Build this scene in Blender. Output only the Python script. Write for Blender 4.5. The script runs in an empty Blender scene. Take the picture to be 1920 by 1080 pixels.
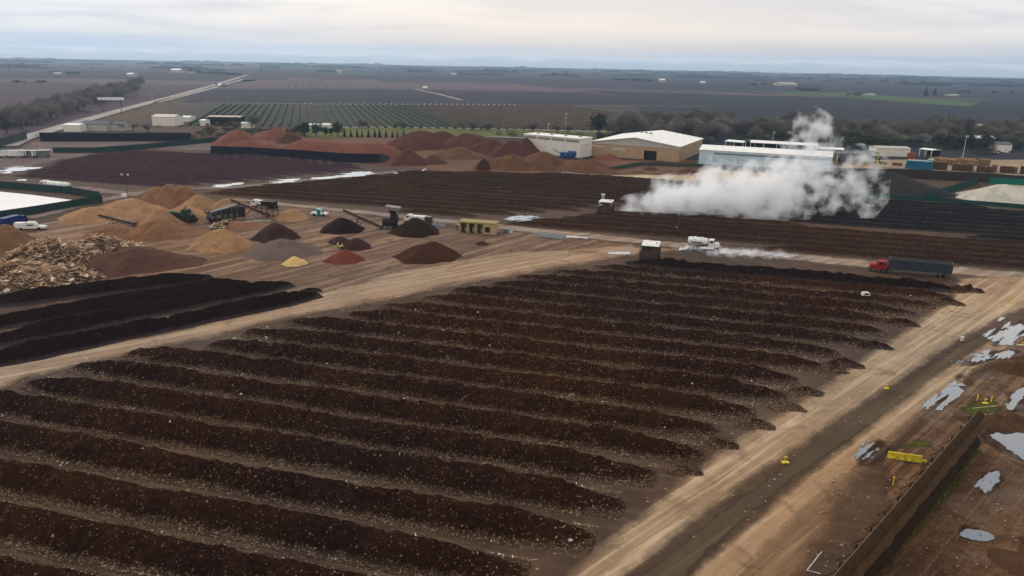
import bpy, bmesh, math, random
import numpy as np
from mathutils import Vector, Matrix
random.seed(7); RNG = np.random.default_rng(11)
sc = bpy.context.scene; COL = sc.collection
# ---------------------------------------------------------------- camera
H = 50.0; F = 1400.0; TH = math.atan((540-119)/F); PH = math.atan(38/1920)
_f = np.array([0, math.cos(TH), -math.sin(TH)]); _u0 = np.array([0, math.sin(TH), math.cos(TH)]); _r0 = np.array([1., 0, 0])
_r = math.cos(PH)*_r0+math.sin(PH)*_u0; _u = math.cos(PH)*_u0-math.sin(PH)*_r0
cam = bpy.data.objects.new('camera', bpy.data.cameras.new('camera')); COL.objects.link(cam)
cam.matrix_world = Matrix(((_r[0], _u[0], -_f[0], 0), (_r[1], _u[1], -_f[1], 0), (_r[2], _u[2], -_f[2], H), (0, 0, 0, 1)))
cam.data.sensor_width = 36; cam.data.lens = 36*F/1920; cam.data.clip_start = .5; cam.data.clip_end = 90000
sc.camera = cam
# ---------------------------------------------------------------- exposure, world, sun
sc.view_settings.view_transform = 'Standard'; sc.view_settings.look = 'None'; sc.view_settings.exposure = 0; sc.view_settings.gamma = 1
sc.cycles.max_bounces = 12; sc.cycles.diffuse_bounces = 3; sc.cycles.glossy_bounces = 2; sc.cycles.transparent_max_bounces = 12
sc.cycles.volume_bounces = 12; sc.cycles.volume_max_steps = 256
SUN_EL = math.radians(38); SUN_AZ = math.radians(-35)      # azimuth from +Y towards +X
w = bpy.data.worlds.new('World'); sc.world = w; w.use_nodes = True
def build_world():
    t = w.node_tree; N = t.nodes; L = t.links; N.clear()
    out = N.new('ShaderNodeOutputWorld'); bg = N.new('ShaderNodeBackground'); L.new(bg.outputs[0], out.inputs[0])
    sky = N.new('ShaderNodeTexSky'); sky.sky_type = 'NISHITA'; sky.sun_disc = False
    sky.sun_elevation = SUN_EL; sky.sun_rotation = SUN_AZ; sky.dust_density = 3; sky.altitude = 50
    sk = N.new('ShaderNodeVectorMath'); sk.operation = 'SCALE'; sk.inputs[3].default_value = 1.0; L.new(sky.outputs[0], sk.inputs[0])
    tc = N.new('ShaderNodeTexCoord'); sep = N.new('ShaderNodeSeparateXYZ'); L.new(tc.outputs['Generated'], sep.inputs[0])
    # flat cloud deck: direction / (z+.12)
    a = N.new('ShaderNodeMath'); a.operation = 'MAXIMUM'; L.new(sep.outputs[2], a.inputs[0]); a.inputs[1].default_value = 0
    a2 = N.new('ShaderNodeMath'); a2.operation = 'ADD'; L.new(a.outputs[0], a2.inputs[0]); a2.inputs[1].default_value = .055
    dv = N.new('ShaderNodeVectorMath'); dv.operation = 'DIVIDE'; L.new(tc.outputs['Generated'], dv.inputs[0])
    cb = N.new('ShaderNodeCombineXYZ'); [L.new(a2.outputs[0], cb.inputs[i]) for i in range(3)]; L.new(cb.outputs[0], dv.inputs[1])
    mp = N.new('ShaderNodeMapping'); L.new(dv.outputs[0], mp.inputs[0]); mp.inputs['Scale'].default_value = (.30, .42, 0); mp.inputs['Location'].default_value = (1.9, .35, 0)
    nz = N.new('ShaderNodeTexNoise'); nz.inputs['Scale'].default_value = 1.0; nz.inputs['Detail'].default_value = 5; nz.inputs['Distortion'].default_value = .5
    nz.inputs['Roughness'].default_value = .5; L.new(mp.outputs[0], nz.inputs[0])
    cr = N.new('ShaderNodeValToRGB'); e = cr.color_ramp; e.elements[0].position = .36; e.elements[0].color = (.50, .56, .66, 1)
    e.elements[1].position = .60; e.elements[1].color = (.88, .85, .82, 1); m = e.elements.new(.47); m.color = (.70, .725, .765, 1)
    L.new(nz.outputs[0], cr.inputs[0])
    # warm band near the horizon, strongest ahead
    hz = N.new('ShaderNodeMapRange'); L.new(sep.outputs[2], hz.inputs[0]); hz.inputs[1].default_value = .0; hz.inputs[2].default_value = .14; hz.inputs[3].default_value = 1.; hz.inputs[4].default_value = 0
    dx = N.new('ShaderNodeMapRange'); dx.interpolation_type = 'SMOOTHSTEP'
    ab = N.new('ShaderNodeMath'); ab.operation = 'ADD'; L.new(sep.outputs[0], ab.inputs[0]); ab.inputs[1].default_value = -.08
    ab2 = N.new('ShaderNodeMath'); ab2.operation = 'ABSOLUTE'; L.new(ab.outputs[0], ab2.inputs[0]); L.new(ab2.outputs[0], dx.inputs[0])
    dx.inputs[1].default_value = .0; dx.inputs[2].default_value = .75; dx.inputs[3].default_value = 1.; dx.inputs[4].default_value = .2
    mm = N.new('ShaderNodeMath'); mm.operation = 'MULTIPLY'; L.new(hz.outputs[0], mm.inputs[0]); L.new(dx.outputs[0], mm.inputs[1])
    mx = N.new('ShaderNodeMix'); mx.data_type = 'RGBA'; L.new(mm.outputs[0], mx.inputs[0]); L.new(cr.outputs[0], mx.inputs[6]); mx.inputs[7].default_value = (1.12, .86, .60, 1)
    # a little of the clear Nishita sky shows through the cloud deck
    sc8 = N.new('ShaderNodeVectorMath'); sc8.operation = 'SCALE'; L.new(mx.outputs[2], sc8.inputs[0]); ff = N.new('ShaderNodeMapRange'); L.new(sep.outputs[1], ff.inputs[0]); ff.inputs[1].default_value = .2; ff.inputs[2].default_value = .95; ff.inputs[3].default_value = 14.; ff.inputs[4].default_value = 13.2; L.new(ff.outputs[0], sc8.inputs[3])
    m2 = N.new('ShaderNodeMix'); m2.data_type = 'RGBA'; m2.inputs[0].default_value = .93; L.new(sk.outputs[0], m2.inputs[6]); L.new(sc8.outputs[0], m2.inputs[7])
    L.new(m2.outputs[2], bg.inputs[0]); bg.inputs[1].default_value = .1
build_world()
sl = bpy.data.lights.new('sun', 'SUN'); sl.energy = 1.5; sl.angle = math.radians(14); sl.color = (1, .87, .70)
sun = bpy.data.objects.new('sun', sl); COL.objects.link(sun)
sd = Vector((math.sin(SUN_AZ)*math.cos(SUN_EL), math.cos(SUN_AZ)*math.cos(SUN_EL), math.sin(SUN_EL)))
sun.rotation_euler = sd.to_track_quat('Z', 'Y').to_euler(); sun.location = (0, 0, 300)
# ---------------------------------------------------------------- helpers
def ray(x, y): return _r*(x-960)+_u*(540-y)+_f*F
def P(x, y, z=0.):                                   # point of the plane z seen at photo position x, y
    d = ray(x, y); return np.array([0, 0, H])+d*(z-H)/d[2]
def PY(x, y, Y):                                     # point at world depth Y
    d = ray(x, y); return np.array([0, 0, H])+d*(Y/d[1])
def ppm(x, y):                                       # photo pixels per metre at a ground point
    p = P(x, y)-np.array([0, 0, H]); return F/(p@_f)
def lin(c):
    c = c.lstrip('#'); v = [int(c[i:i+2], 16)/255 for i in (0, 2, 4)]
    return tuple((x/12.92 if x <= .04045 else ((x+.055)/1.055)**2.4) for x in v)
def alb(c, e=1.22):
    v = lin(c); k = max(v); e = e-(e-.98)*min(1, max(0, (k-.25)/.35)); return tuple(min(x/e, .85) for x in v)
def _h(ix, iy, s): 
    n = (ix.astype(np.int64)*374761393+iy.astype(np.int64)*668265263+s*974711) & 0x7fffffff
    n = ((n ^ (n >> 13))*1274126177) & 0x7fffffff
    n = n ^ (n >> 16); return (n & 0xffff)/65535.
def vn(x, y, s=0):
    x = np.asarray(x, float); y = np.asarray(y, float)
    ix = np.floor(x); iy = np.floor(y); fx = x-ix; fy = y-iy; fx = fx*fx*(3-2*fx); fy = fy*fy*(3-2*fy)
    a = _h(ix, iy, s); b = _h(ix+1, iy, s); c = _h(ix, iy+1, s); d = _h(ix+1, iy+1, s)
    return (a+(b-a)*fx)*(1-fy)+(c+(d-c)*fx)*fy
def fbm(x, y, s=0, o=3):
    r = 0; a = .5; 
    for i in range(o): r = r+a*(vn(x, y, s+i*17)-.5)*2; x = np.asarray(x)*2.03; y = np.asarray(y)*2.03; a *= .5
    return r
def sdist(px, py, poly):                              # signed distance, + inside
    poly = np.asarray(poly)[:, :2]; n = len(poly); d = np.full(px.shape, 1e18); ins = np.zeros(px.shape, bool)
    for i in range(n):
        a = poly[i]; b = poly[(i+1) % n]; e = b-a; L2 = max(e@e, 1e-9)
        t = np.clip(((px-a[0])*e[0]+(py-a[1])*e[1])/L2, 0, 1)
        d = np.minimum(d, (px-a[0]-t*e[0])**2+(py-a[1]-t*e[1])**2)
        c = ((a[1] > py) != (b[1] > py))
        with np.errstate(divide='ignore', invalid='ignore'): xi = (b[0]-a[0])*(py-a[1])/((b[1]-a[1]) or 1e-12)+a[0]
        ins ^= c & (px < xi)
    return np.where(ins, 1, -1)*np.sqrt(d)
def props(o, label=None, cat=None, group=None, kind=None):
    if label: o['label'] = label
    if cat: o['category'] = cat
    if group: o['group'] = group
    if kind: o['kind'] = kind
    return o
def mesh_np(name, V, Fc, mat, parent=None, smooth=False, attr=None, origin=None):
    V = np.asarray(V, float); 
    if origin is not None: V = V-np.asarray(origin)
    me = bpy.data.meshes.new(name); me.from_pydata(V.tolist(), [], Fc.tolist() if hasattr(Fc, 'tolist') else Fc)
    if mat: me.materials.append(mat)
    if smooth: me.polygons.foreach_set('use_smooth', [True]*len(me.polygons))
    if attr:
        for k, v in attr.items(): a = me.attributes.new(k, 'FLOAT', 'POINT'); a.data.foreach_set('value', np.asarray(v, np.float32))
    me.update(); o = bpy.data.objects.new(name, me); COL.objects.link(o)
    if origin is not None: o.location = origin
    if parent: o.parent = parent
    return o
def empty(name, loc, rz=0, **k):
    o = bpy.data.objects.new(name, None); COL.objects.link(o); o.location = loc; o.rotation_euler = (0, 0, rz); o.empty_display_size = .5
    return props(o, **k)
class MB:
    def __init__(s): s.V = []; s.F = []
    def add(s, V, Fc):
        b = len(s.V); s.V += [tuple(map(float, v)) for v in V]; s.F += [tuple(i+b for i in f) for f in Fc]; return s
    def box(s, c, d, rz=0, ry=0, tz=1., tx=1., rx=0):          # tz/tx: top scale in x, y
        V = []
        for z in (-.5, .5):
            for x, y in ((-.5, -.5), (.5, -.5), (.5, .5), (-.5, .5)):
                k = (tz if z > 0 else 1); k2 = (tx if z > 0 else 1)
                V.append(Vector((x*d[0]*k, y*d[1]*k2, z*d[2])))
        R = Matrix.Rotation(rz, 3, 'Z')@Matrix.Rotation(ry, 3, 'Y')@Matrix.Rotation(rx, 3, 'X')
        V = [R@v+Vector(c) for v in V]
        return s.add(V, [(3, 2, 1, 0), (4, 5, 6, 7), (0, 1, 5, 4), (1, 2, 6, 5), (2, 3, 7, 6), (3, 0, 4, 7)])
    def tube(s, a, b, r, r2=None, n=8, cap=True):
        a = Vector(a); b = Vector(b); r2 = r if r2 is None else r2; d = (b-a).normalized()
        q = d.to_track_quat('Z', 'Y'); V = []
        for p, rr in ((a, r), (b, r2)):
            for i in range(n): V.append(q@Vector((rr*math.cos(2*math.pi*i/n), rr*math.sin(2*math.pi*i/n), 0))+p)
        Fc = [(i, (i+1) % n, n+(i+1) % n, n+i) for i in range(n)]
        if cap: Fc += [tuple(range(n-1, -1, -1)), tuple(range(n, 2*n))]
        return s.add(V, Fc)
    def prism(s, prof, y0, y1):                                  # profile in xz, extruded in y
        n = len(prof); V = [(x, y0, z) for x, z in prof]+[(x, y1, z) for x, z in prof]
        return s.add(V, [(i, (i+1) % n, n+(i+1) % n, n+i) for i in range(n)]+[tuple(range(n-1, -1, -1)), tuple(range(n, 2*n))])
    def beam(s, a, b, w, h):
        a = Vector(a); b = Vector(b); d = b-a; L = d.length; rz = math.atan2(d.y, d.x); ry = -math.asin(max(-1, min(1, d.z/L)))
        return s.box((a+b)/2, (L, w, h), rz, ry)
    def build(s, name, mat, parent=None, smooth=False):
        o = mesh_np(name, s.V or [(0, 0, 0)], s.F, mat, parent, smooth)
        bm = bmesh.new(); bm.from_mesh(o.data); bmesh.ops.recalc_face_normals(bm, faces=bm.faces); bm.to_mesh(o.data); bm.free()
        return o
def copy_tree(o, parent=None):
    c = o.copy(); COL.objects.link(c); c.parent = parent
    for ch in o.children: copy_tree(ch, c)
    return c
# ---------------------------------------------------------------- materials
def warm_group():                                     # natural drift of the soils between umber and ochre
    g = bpy.data.node_groups.new('ochre', 'ShaderNodeTree'); g.interface.new_socket('Fac', in_out='OUTPUT', socket_type='NodeSocketFloat')
    N = g.nodes; L = g.links; go = N.new('NodeGroupOutput'); geo = N.new('ShaderNodeNewGeometry'); nz = N.new('ShaderNodeTexNoise')
    nz.inputs['Scale'].default_value = .013; nz.inputs['Detail'].default_value = 3; L.new(geo.outputs['Position'], nz.inputs['Vector'])
    m = N.new('ShaderNodeMapRange'); L.new(nz.outputs[0], m.inputs[0]); m.inputs[1].default_value = .35; m.inputs[2].default_value = .65; m.inputs[3].default_value = .08; m.inputs[4].default_value = .48
    L.new(m.outputs[0], go.inputs[0]); return g
OCHRE = warm_group()
class NT:
    def __init__(s, name):
        s.m = bpy.data.materials.new(name); s.m.use_nodes = True; s.t = s.m.node_tree; s.N = s.t.nodes; s.L = s.t.links
        s.bsdf = s.N['Principled BSDF']; s.bsdf.inputs['Roughness'].default_value = .9; s.bsdf.inputs['Specular IOR Level'].default_value = .08
    def n(s, ty, ins=None, **k):
        o = s.N.new('ShaderNode'+ty)
        for a, v in k.items(): setattr(o, a, v)
        for a, v in (ins or {}).items():
            if isinstance(v, bpy.types.NodeSocket): s.L.new(v, o.inputs[a])
            else: o.inputs[a].default_value = v
        return o
    def mix(s, f, a, b, mode='MIX'):
        o = s.N.new('ShaderNodeMix'); o.data_type = 'RGBA'; o.blend_type = mode
        for i, v in ((0, f), (6, a), (7, b)):
            if isinstance(v, bpy.types.NodeSocket): s.L.new(v, o.inputs[i])
            elif i: o.inputs[i].default_value = (*v[:3], 1)
            else: o.inputs[0].default_value = v
        return o.outputs[2]
    def rng(s, v, a, b, c=0., d=1.): return s.n('MapRange', {0: v, 1: a, 2: b, 3: c, 4: d}).outputs[0]
    def math(s, op, a, b=0.): return s.n('Math', {0: a, 1: b}, operation=op).outputs[0]
    def pos(s): return s.n('NewGeometry').outputs['Position']
    def obj(s): return s.n('TexCoord').outputs['Object']
    def noise(s, v, scale, det=3, rough=.6, dist=0): return s.n('TexNoise', {'Vector': v, 'Scale': scale, 'Detail': det, 'Roughness': rough, 'Distortion': dist}).outputs[0]
    def stretch(s, v, ang, sx, sy):
        m0 = s.n('Mapping', {0: v, 'Rotation': (0, 0, -ang)}).outputs[0]
        return s.n('Mapping', {0: m0, 'Scale': (sx, sy, sy)}).outputs[0]
    def specks(s, v, scale, dens, size=.3):
        vo = s.n('TexVoronoi', {'Vector': v, 'Scale': scale}); sp = s.n('SeparateColor', {0: vo.outputs['Color']})
        vo.distance = 'MINKOWSKI'; vo.inputs['Exponent'].default_value = .75
        sz = s.math('MULTIPLY', s.math('ADD', .35, s.math('POWER', sp.outputs[2], 2.)), size*2.1)
        return s.math('MULTIPLY', s.math('GREATER_THAN', sp.outputs[0], 1-dens), s.math('LESS_THAN', vo.outputs['Distance'], sz)), sp.outputs[1]
    def bump(s, h, st, dist=.1): s.L.new(s.n('Bump', {'Height': h, 'Strength': st, 'Distance': dist}).outputs[0], s.bsdf.inputs['Normal'])
    def col(s, c):
        if isinstance(c, bpy.types.NodeSocket): s.L.new(c, s.bsdf.inputs['Base Color'])
        else: s.bsdf.inputs['Base Color'].default_value = (*c[:3], 1)
    def warm(s, c, k=(1.55, .98, .42)):
        g = s.n('Group'); g.node_tree = OCHRE
        return s.mix(g.outputs[0], c, s.mix(1., c, k, 'MULTIPLY'))
def plain(name, c, rough=.6, metal=0, var=.12, scale=2.5, dirt=None):
    if name in bpy.data.materials: return bpy.data.materials[name]
    t = NT(name); a = c if isinstance(c, tuple) else alb(c); p = t.obj(); n = t.noise(p, scale, 4)
    col = t.mix(t.rng(n, .3, .7), tuple(x*(1-var) for x in a), tuple(min(1, x*(1+var)) for x in a))
    if dirt:
        col = t.mix(t.math('MULTIPLY', t.rng(t.noise(p, scale*.6, 4), .5, .68), .7), col, alb(dirt))
    t.col(col); t.bsdf.inputs['Roughness'].default_value = rough; t.bsdf.inputs['Metallic'].default_value = metal; return t.m
def soil_colour(t):
    p = t.pos(); n1 = t.noise(p, .03, 4, .6); n2 = t.noise(p, .25, 5, .65); n3 = t.noise(t.stretch(p, math.radians(165.3), .05, .8), 1.0, 4)
    c = t.mix(t.rng(n1, .38, .62), alb('#3f332e'), alb('#50423a')); c = t.mix(t.rng(n2, .45, .75, 0, .7), c, alb('#5e4f45'))
    c = t.mix(t.rng(n3, .5, .75, 0, .6), c, alb('#6a5b4e'))
    m, r = t.specks(p, 2.2, .05, .3); c = t.mix(m, c, alb('#8d7a68'))
    return t.warm(c, (1.5, 1.08, .42)), n2
# ---------------------------------------------------------------- ground
def ground_mat():
    t = NT('ground'); c, n2 = soil_colour(t); p = t.pos()
    sx = t.n('SeparateXYZ', {0: t.n('Mapping', {0: p, 'Rotation': (0, 0, -math.radians(-14.7))}).outputs[0]})
    v = t.math('FLOOR', t.math('DIVIDE', sx.outputs[1], 430.)); off = t.n('TexWhiteNoise', {1: v}, noise_dimensions='1D').outputs[0]
    u = t.math('FLOOR', t.math('ADD', t.math('DIVIDE', sx.outputs[0], 820.), t.math('MULTIPLY', off, 3.)))
    wn = t.n('TexWhiteNoise', {0: t.n('CombineXYZ', {0: u, 1: v}).outputs[0]}, noise_dimensions='2D').outputs[0]
    cr = t.n('ValToRGB', {0: wn}); e = cr.color_ramp; e.interpolation = 'CONSTANT'
    cols = ['#33292f', '#3e3138', '#2c3628', '#42343a', '#2f2a30', '#3f4a38', '#382d35', '#544644', '#30333a']
    e.elements[0].color = (*alb(cols[0]), 1); e.elements[1].position = 1/9; e.elements[1].color = (*alb(cols[1]), 1)
    for i, k in enumerate(cols[2:]): q = e.elements.new((i+2)/9); q.color = (*alb(k), 1)
    nf = t.noise(p, .006, 4, .65)
    far = t.mix(t.rng(nf, .35, .65), t.mix(1., cr.outputs[0], (.7, .72, .75), 'MULTIPLY'), t.mix(1., cr.outputs[0], (1.25, 1.2, 1.15), 'MULTIPLY'))
    mk, _ = t.specks(p, .012, .10, .18); far = t.mix(mk, far, alb('#232a26'))
    f = t.rng(t.n('SeparateXYZ', {0: p}).outputs[1], 900, 1000); t.col(t.mix(f, c, far)); t.bump(n2, .5, .3); return t.m
def grid(x0, x1, y0, y1, nx, ny): pass
S = 60000.
ys = [-400, 0, 300, 700, 1500, 4000, 9000, 15500]; xs = [-15000, -6000, -1500, -400, 0, 400, 1500, 6000, 15000]
V = [(x, y, 0) for y in ys for x in xs]; nx = len(xs)
Fc = [(j*nx+i, j*nx+i+1, (j+1)*nx+i+1, (j+1)*nx+i) for j in range(len(ys)-1) for i in range(nx-1)]
props(mesh_np('ground', V, Fc, ground_mat()), kind='structure')
# ---------------------------------------------------------------- soft-edged sheets over the soil
def sheet_mat(name, cols, ang=None, warm=(1.35, .95, .55), grain=1., rough=.9, edge=None, wet=None):
    t = NT(name); p = t.pos(); a, b, d = [alb(x) for x in cols]
    if grain >= 2: pp = p; t.mudn = t.noise(p, .5, 6, .75, 2.)
    n1 = t.noise(p, .06, 4); c = t.mix(t.rng(n1, .35, .65), a, b)
    if ang is not None:
        s1 = t.noise(t.stretch(p, ang, .018, .55*grain), 1., 5, .7, .6); s2 = t.noise(t.stretch(p, ang, .06, 2.2*grain), 1., 4, .7)
        c = t.mix(t.rng(s1, .48, .62, 0, .85), c, d); c = t.mix(t.rng(s2, .52, .7, 0, .75), c, a)
    s3 = t.noise(p, .9, 5, .7); c = t.mix(t.rng(s3, .55, .8, 0, .6), c, d)
    s4 = t.noise(p, .16, 5, .7, 1.); c = t.mix(t.rng(s4, .54, .66, 0, .55), c, tuple(x*.62 for x in a))
    if grain >= 2: c = t.mix(t.rng(t.mudn, .5, .6, 0, .6), c, tuple(x*.55 for x in a)); c = t.mix(t.rng(t.noise(p, 1.3, 6, .8, 1.), .6, .7, 0, .6), c, tuple(min(1, x*1.5) for x in d))
    m, r = t.specks(p, 1.7, .05, .22); c = t.mix(t.math('MULTIPLY', m, .7), c, tuple(x*.5 for x in a)); m, r = t.specks(p, 2.6, .03, .25); c = t.mix(m, c, alb('#b7a792'))
    if warm: c = t.warm(c, warm)
    w = t.n('Attribute', attribute_name='w').outputs['Fac']
    n = t.noise(p, .35, 5, .7); wm = t.rng(t.math('ADD', w, t.math('MULTIPLY', t.math('SUBTRACT', n, .5), .8)), .15, .75)
    t.col(c); t.bump(s3, .5, .25); tr = t.n('BsdfTransparent'); mxs = t.n('MixShader', {0: wm}); t.L.new(tr.outputs[0], mxs.inputs[1]); t.L.new(t.bsdf.outputs[0], mxs.inputs[2]); t.L.new(mxs.outputs[0], t.N['Material Output'].inputs['Surface'])
    if wet: t.L.new(t.rng(t.noise(p, .12, 4), .5, .6, .9, wet), t.bsdf.inputs['Roughness'])
    return t.m
ZL = [0.02]
def world_poly(px, z=0): return np.array([P(x, y, z) for x, y in px])
def strip_px(pts, w0, w1=None):                         # world polygon of a band of width w0 metres along photo points
    c = np.array([P(x, y)[:2] for x, y in pts]); 
    d = np.gradient(c, axis=0); d /= np.linalg.norm(d, axis=1)[:, None]; n = np.stack([-d[:, 1], d[:, 0]], 1)
    w_ = np.linspace(w0, w1 or w0, len(c))[:, None]/2
    return np.concatenate([c+n*w_, (c-n*w_)[::-1]])
def soft_sheet(name, poly, mat, cell=1., margin=3., amp=.8, label=None):
    poly = np.asarray(poly)[:, :2]; lo = poly.min(0)-cell; hi = poly.max(0)+cell
    nx = int((hi[0]-lo[0])/cell)+2; ny = int((hi[1]-lo[1])/cell)+2
    X, Y = np.meshgrid(lo[0]+np.arange(nx)*cell, lo[1]+np.arange(ny)*cell)
    sd = sdist(X, Y, poly)+fbm(X/margin/2, Y/margin/2, 5)*margin*amp*.5
    w = np.clip(sd/margin, 0, 1); z = ZL[0]; ZL[0] += .006
    q = (w[:-1, :-1] > 0) | (w[1:, :-1] > 0) | (w[:-1, 1:] > 0) | (w[1:, 1:] > 0)
    j, i = np.nonzero(q); a = j*nx+i; Fc = np.stack([a, a+1, a+nx+1, a+nx], 1)
    used = np.unique(Fc); rm = np.zeros(nx*ny, int); rm[used] = np.arange(len(used))
    V = np.stack([X.ravel()[used], Y.ravel()[used], np.full(len(used), z)], 1)
    o = mesh_np(name, V, rm[Fc], mat, attr={'w': w.ravel()[used]}); return props(o, kind='structure')
ANG_L = math.atan2(*( (P(1180, 470)-P(0, 700))[[1, 0]])); ANG_R = math.atan2(*((P(1860, 570)-P(1120, 1070))[[1, 0]]))
m_yard = sheet_mat('yard_dirt', ['#56443a', '#6f594a', '#967f6b'], ANG_L+.25, grain=.5)
m_left = sheet_mat('track_dirt', ['#84705e', '#9c8670', '#ad9a84'], ANG_L)
m_right = sheet_mat('haul_dirt', ['#84715d', '#9f8b74', '#b8a78f'], ANG_R)
m_side = sheet_mat('side_dirt', ['#614c3b', '#7f6751', '#9c846a'], ANG_R)
m_mud = sheet_mat('mud', ['#4b3626', '#6a513c', '#846a52'], ANG_R, grain=2., wet=.45)
m_verge = sheet_mat('verge', ['#4c3f2f', '#5a4a38', '#665541'], ANG_R, warm=None)
m_haul = sheet_mat('service_dirt', ['#6f6258', '#8d8076', '#a59a90'], ANG_L)
yard = [(-200, 445), (0, 432), (150, 398), (240, 372), (380, 375), (500, 380), (640, 395), (860, 424), (1000, 435), (1150, 450), (1300, 468), (1250, 478), (1180, 486), (1060, 505), (860, 540), (640, 590), (380, 560), (330, 520), (0, 580), (-260, 640)]
soft_sheet('yard', world_poly(yard), m_yard, 1.2, 5)
soft_sheet('dirt_road', world_poly([(-120, 760), (0, 738), (60, 712), (190, 680), (380, 640), (590, 590), (860, 535), (1060, 500), (1180, 482), (1240, 470), (1180, 458), (960, 470), (740, 505), (560, 560), (400, 600), (200, 640), (0, 672), (-260, 725)]), m_left, .8, 4)
soft_sheet('service_road', strip_px([(430, 372), (520, 382), (700, 400), (860, 417), (1000, 432), (1150, 447), (1300, 463), (1450, 478), (1640, 496), (1800, 508), (1960, 522)], 7, 12), m_haul, .8, 3)
soft_sheet('haul_road', world_poly([(930, 1180), (1042, 1080), (1200, 950), (1325, 850), (1455, 770), (1580, 690), (1700, 610), (1780, 560), (1790, 520), (1960, 515), (2010, 560), (1900, 590), (1800, 645), (1700, 712), (1600, 780), (1490, 852), (1340, 965), (1190, 1080), (1090, 1180)]), m_right, .6, 2.6, .4)
soft_sheet('verge', world_poly([(1190, 1080), (1340, 965), (1490, 852), (1600, 780), (1700, 712), (1800, 645), (1870, 612), (1875, 632), (1800, 682), (1700, 750), (1600, 822), (1490, 900), (1390, 985), (1290, 1080), (1180, 1190), (1080, 1190)]), m_verge, .4, .9)
soft_sheet('side_road', world_poly([(1290, 1080), (1390, 985), (1490, 900), (1600, 822), (1700, 750), (1800, 682), (1900, 630), (2000, 590), (2060, 610), (1880, 690), (1780, 760), (1700, 830), (1640, 900), (1600, 960), (1540, 1080), (1450, 1190), (1170, 1190)]), m_side, .6, 3)
soft_sheet('side_lane', strip_px([(1230, 1180), (1345, 1075), (1490, 942), (1630, 826), (1765, 718), (1890, 634), (1960, 592)], 4.6), sheet_mat('lane_dirt', ['#8a735b', '#a28a70', '#b59f86'], ANG_R), .5, 1.8, .4)
soft_sheet('mud_flat', world_poly([(1640, 860), (1720, 770), (1840, 680), (1940, 615), (2300, 600), (2500, 800), (2300, 1200), (1480, 1200), (1560, 1060), (1640, 930)]), m_mud, .8, 3)
m_grass = sheet_mat('rough_grass', ['#454418', '#545520', '#625f34'], None, warm=None)
for k, pg in enumerate([[(1680, 838), (1715, 822), (1750, 826), (1755, 842), (1700, 846)], [(1790, 766), (1830, 748), (1875, 752), (1880, 775), (1830, 785)], [(1815, 835), (1845, 850), (1790, 935), (1715, 1015), (1640, 1090), (1620, 1080), (1720, 955)]]):
    soft_sheet('grass_patch', world_poly(pg), m_grass, .3, 1.3)
# ---------------------------------------------------------------- standing water
def water_mat():
    t = NT('water'); t.col((.02, .018, .016)); t.bsdf.inputs['Roughness'].default_value = .06; t.bsdf.inputs['Specular IOR Level'].default_value = 1.0; t.bsdf.inputs['IOR'].default_value = 1.7
    t.bsdf.inputs['Coat Weight'].default_value = 1; t.bsdf.inputs['Coat Roughness'].default_value = .05
    t.bump(t.noise(t.pos(), 1.5, 3), .12, .05); return t.m
m_water = water_mat()
PZ = [.125]
m_wet = sheet_mat('wet_mud', ['#33251c', '#453327', '#5a4535'], ANG_R, grain=2., wet=.3)
def puddle(px, cell=.3, ang=None, stripes=1., th=0., wetm=False):
    PZ[0] += .004
    poly = world_poly(px)[:, :2]; lo = poly.min(0)-1; hi = poly.max(0)+1
    if wetm: cc = poly.mean(0); soft_sheet('wet_mud', cc+(poly-cc)*1.45, m_wet, .35, 1.6, 1.2)
    nx = int((hi[0]-lo[0])/cell)+2; ny = int((hi[1]-lo[1])/cell)+2
    X, Y = np.meshgrid(lo[0]+np.arange(nx)*cell, lo[1]+np.arange(ny)*cell); a = ang or 0.
    U = X*math.cos(a)+Y*math.sin(a); W = -X*math.sin(a)+Y*math.cos(a); R = max(.5, min(hi-lo)/5)
    f = sdist(X, Y, poly)/R+fbm(U/6, W/(.9 if ang else 3), 9, 5)*2.0*stripes-th+.12
    q = f[:-1, :-1] > 0; j, i = np.nonzero(q)
    if not len(j): return
    a_ = j*nx+i; Fc = np.stack([a_, a_+1, a_+nx+1, a_+nx], 1); used = np.unique(Fc); rm = np.zeros(nx*ny, int); rm[used] = np.arange(len(used))
    V = np.stack([X.ravel()[used], Y.ravel()[used], np.full(len(used), PZ[0])], 1); V[:, :2] += (RNG.random((len(used), 2))-.5)*cell*.7
    props(mesh_np('puddle', V, rm[Fc], m_water), kind='structure')
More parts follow.
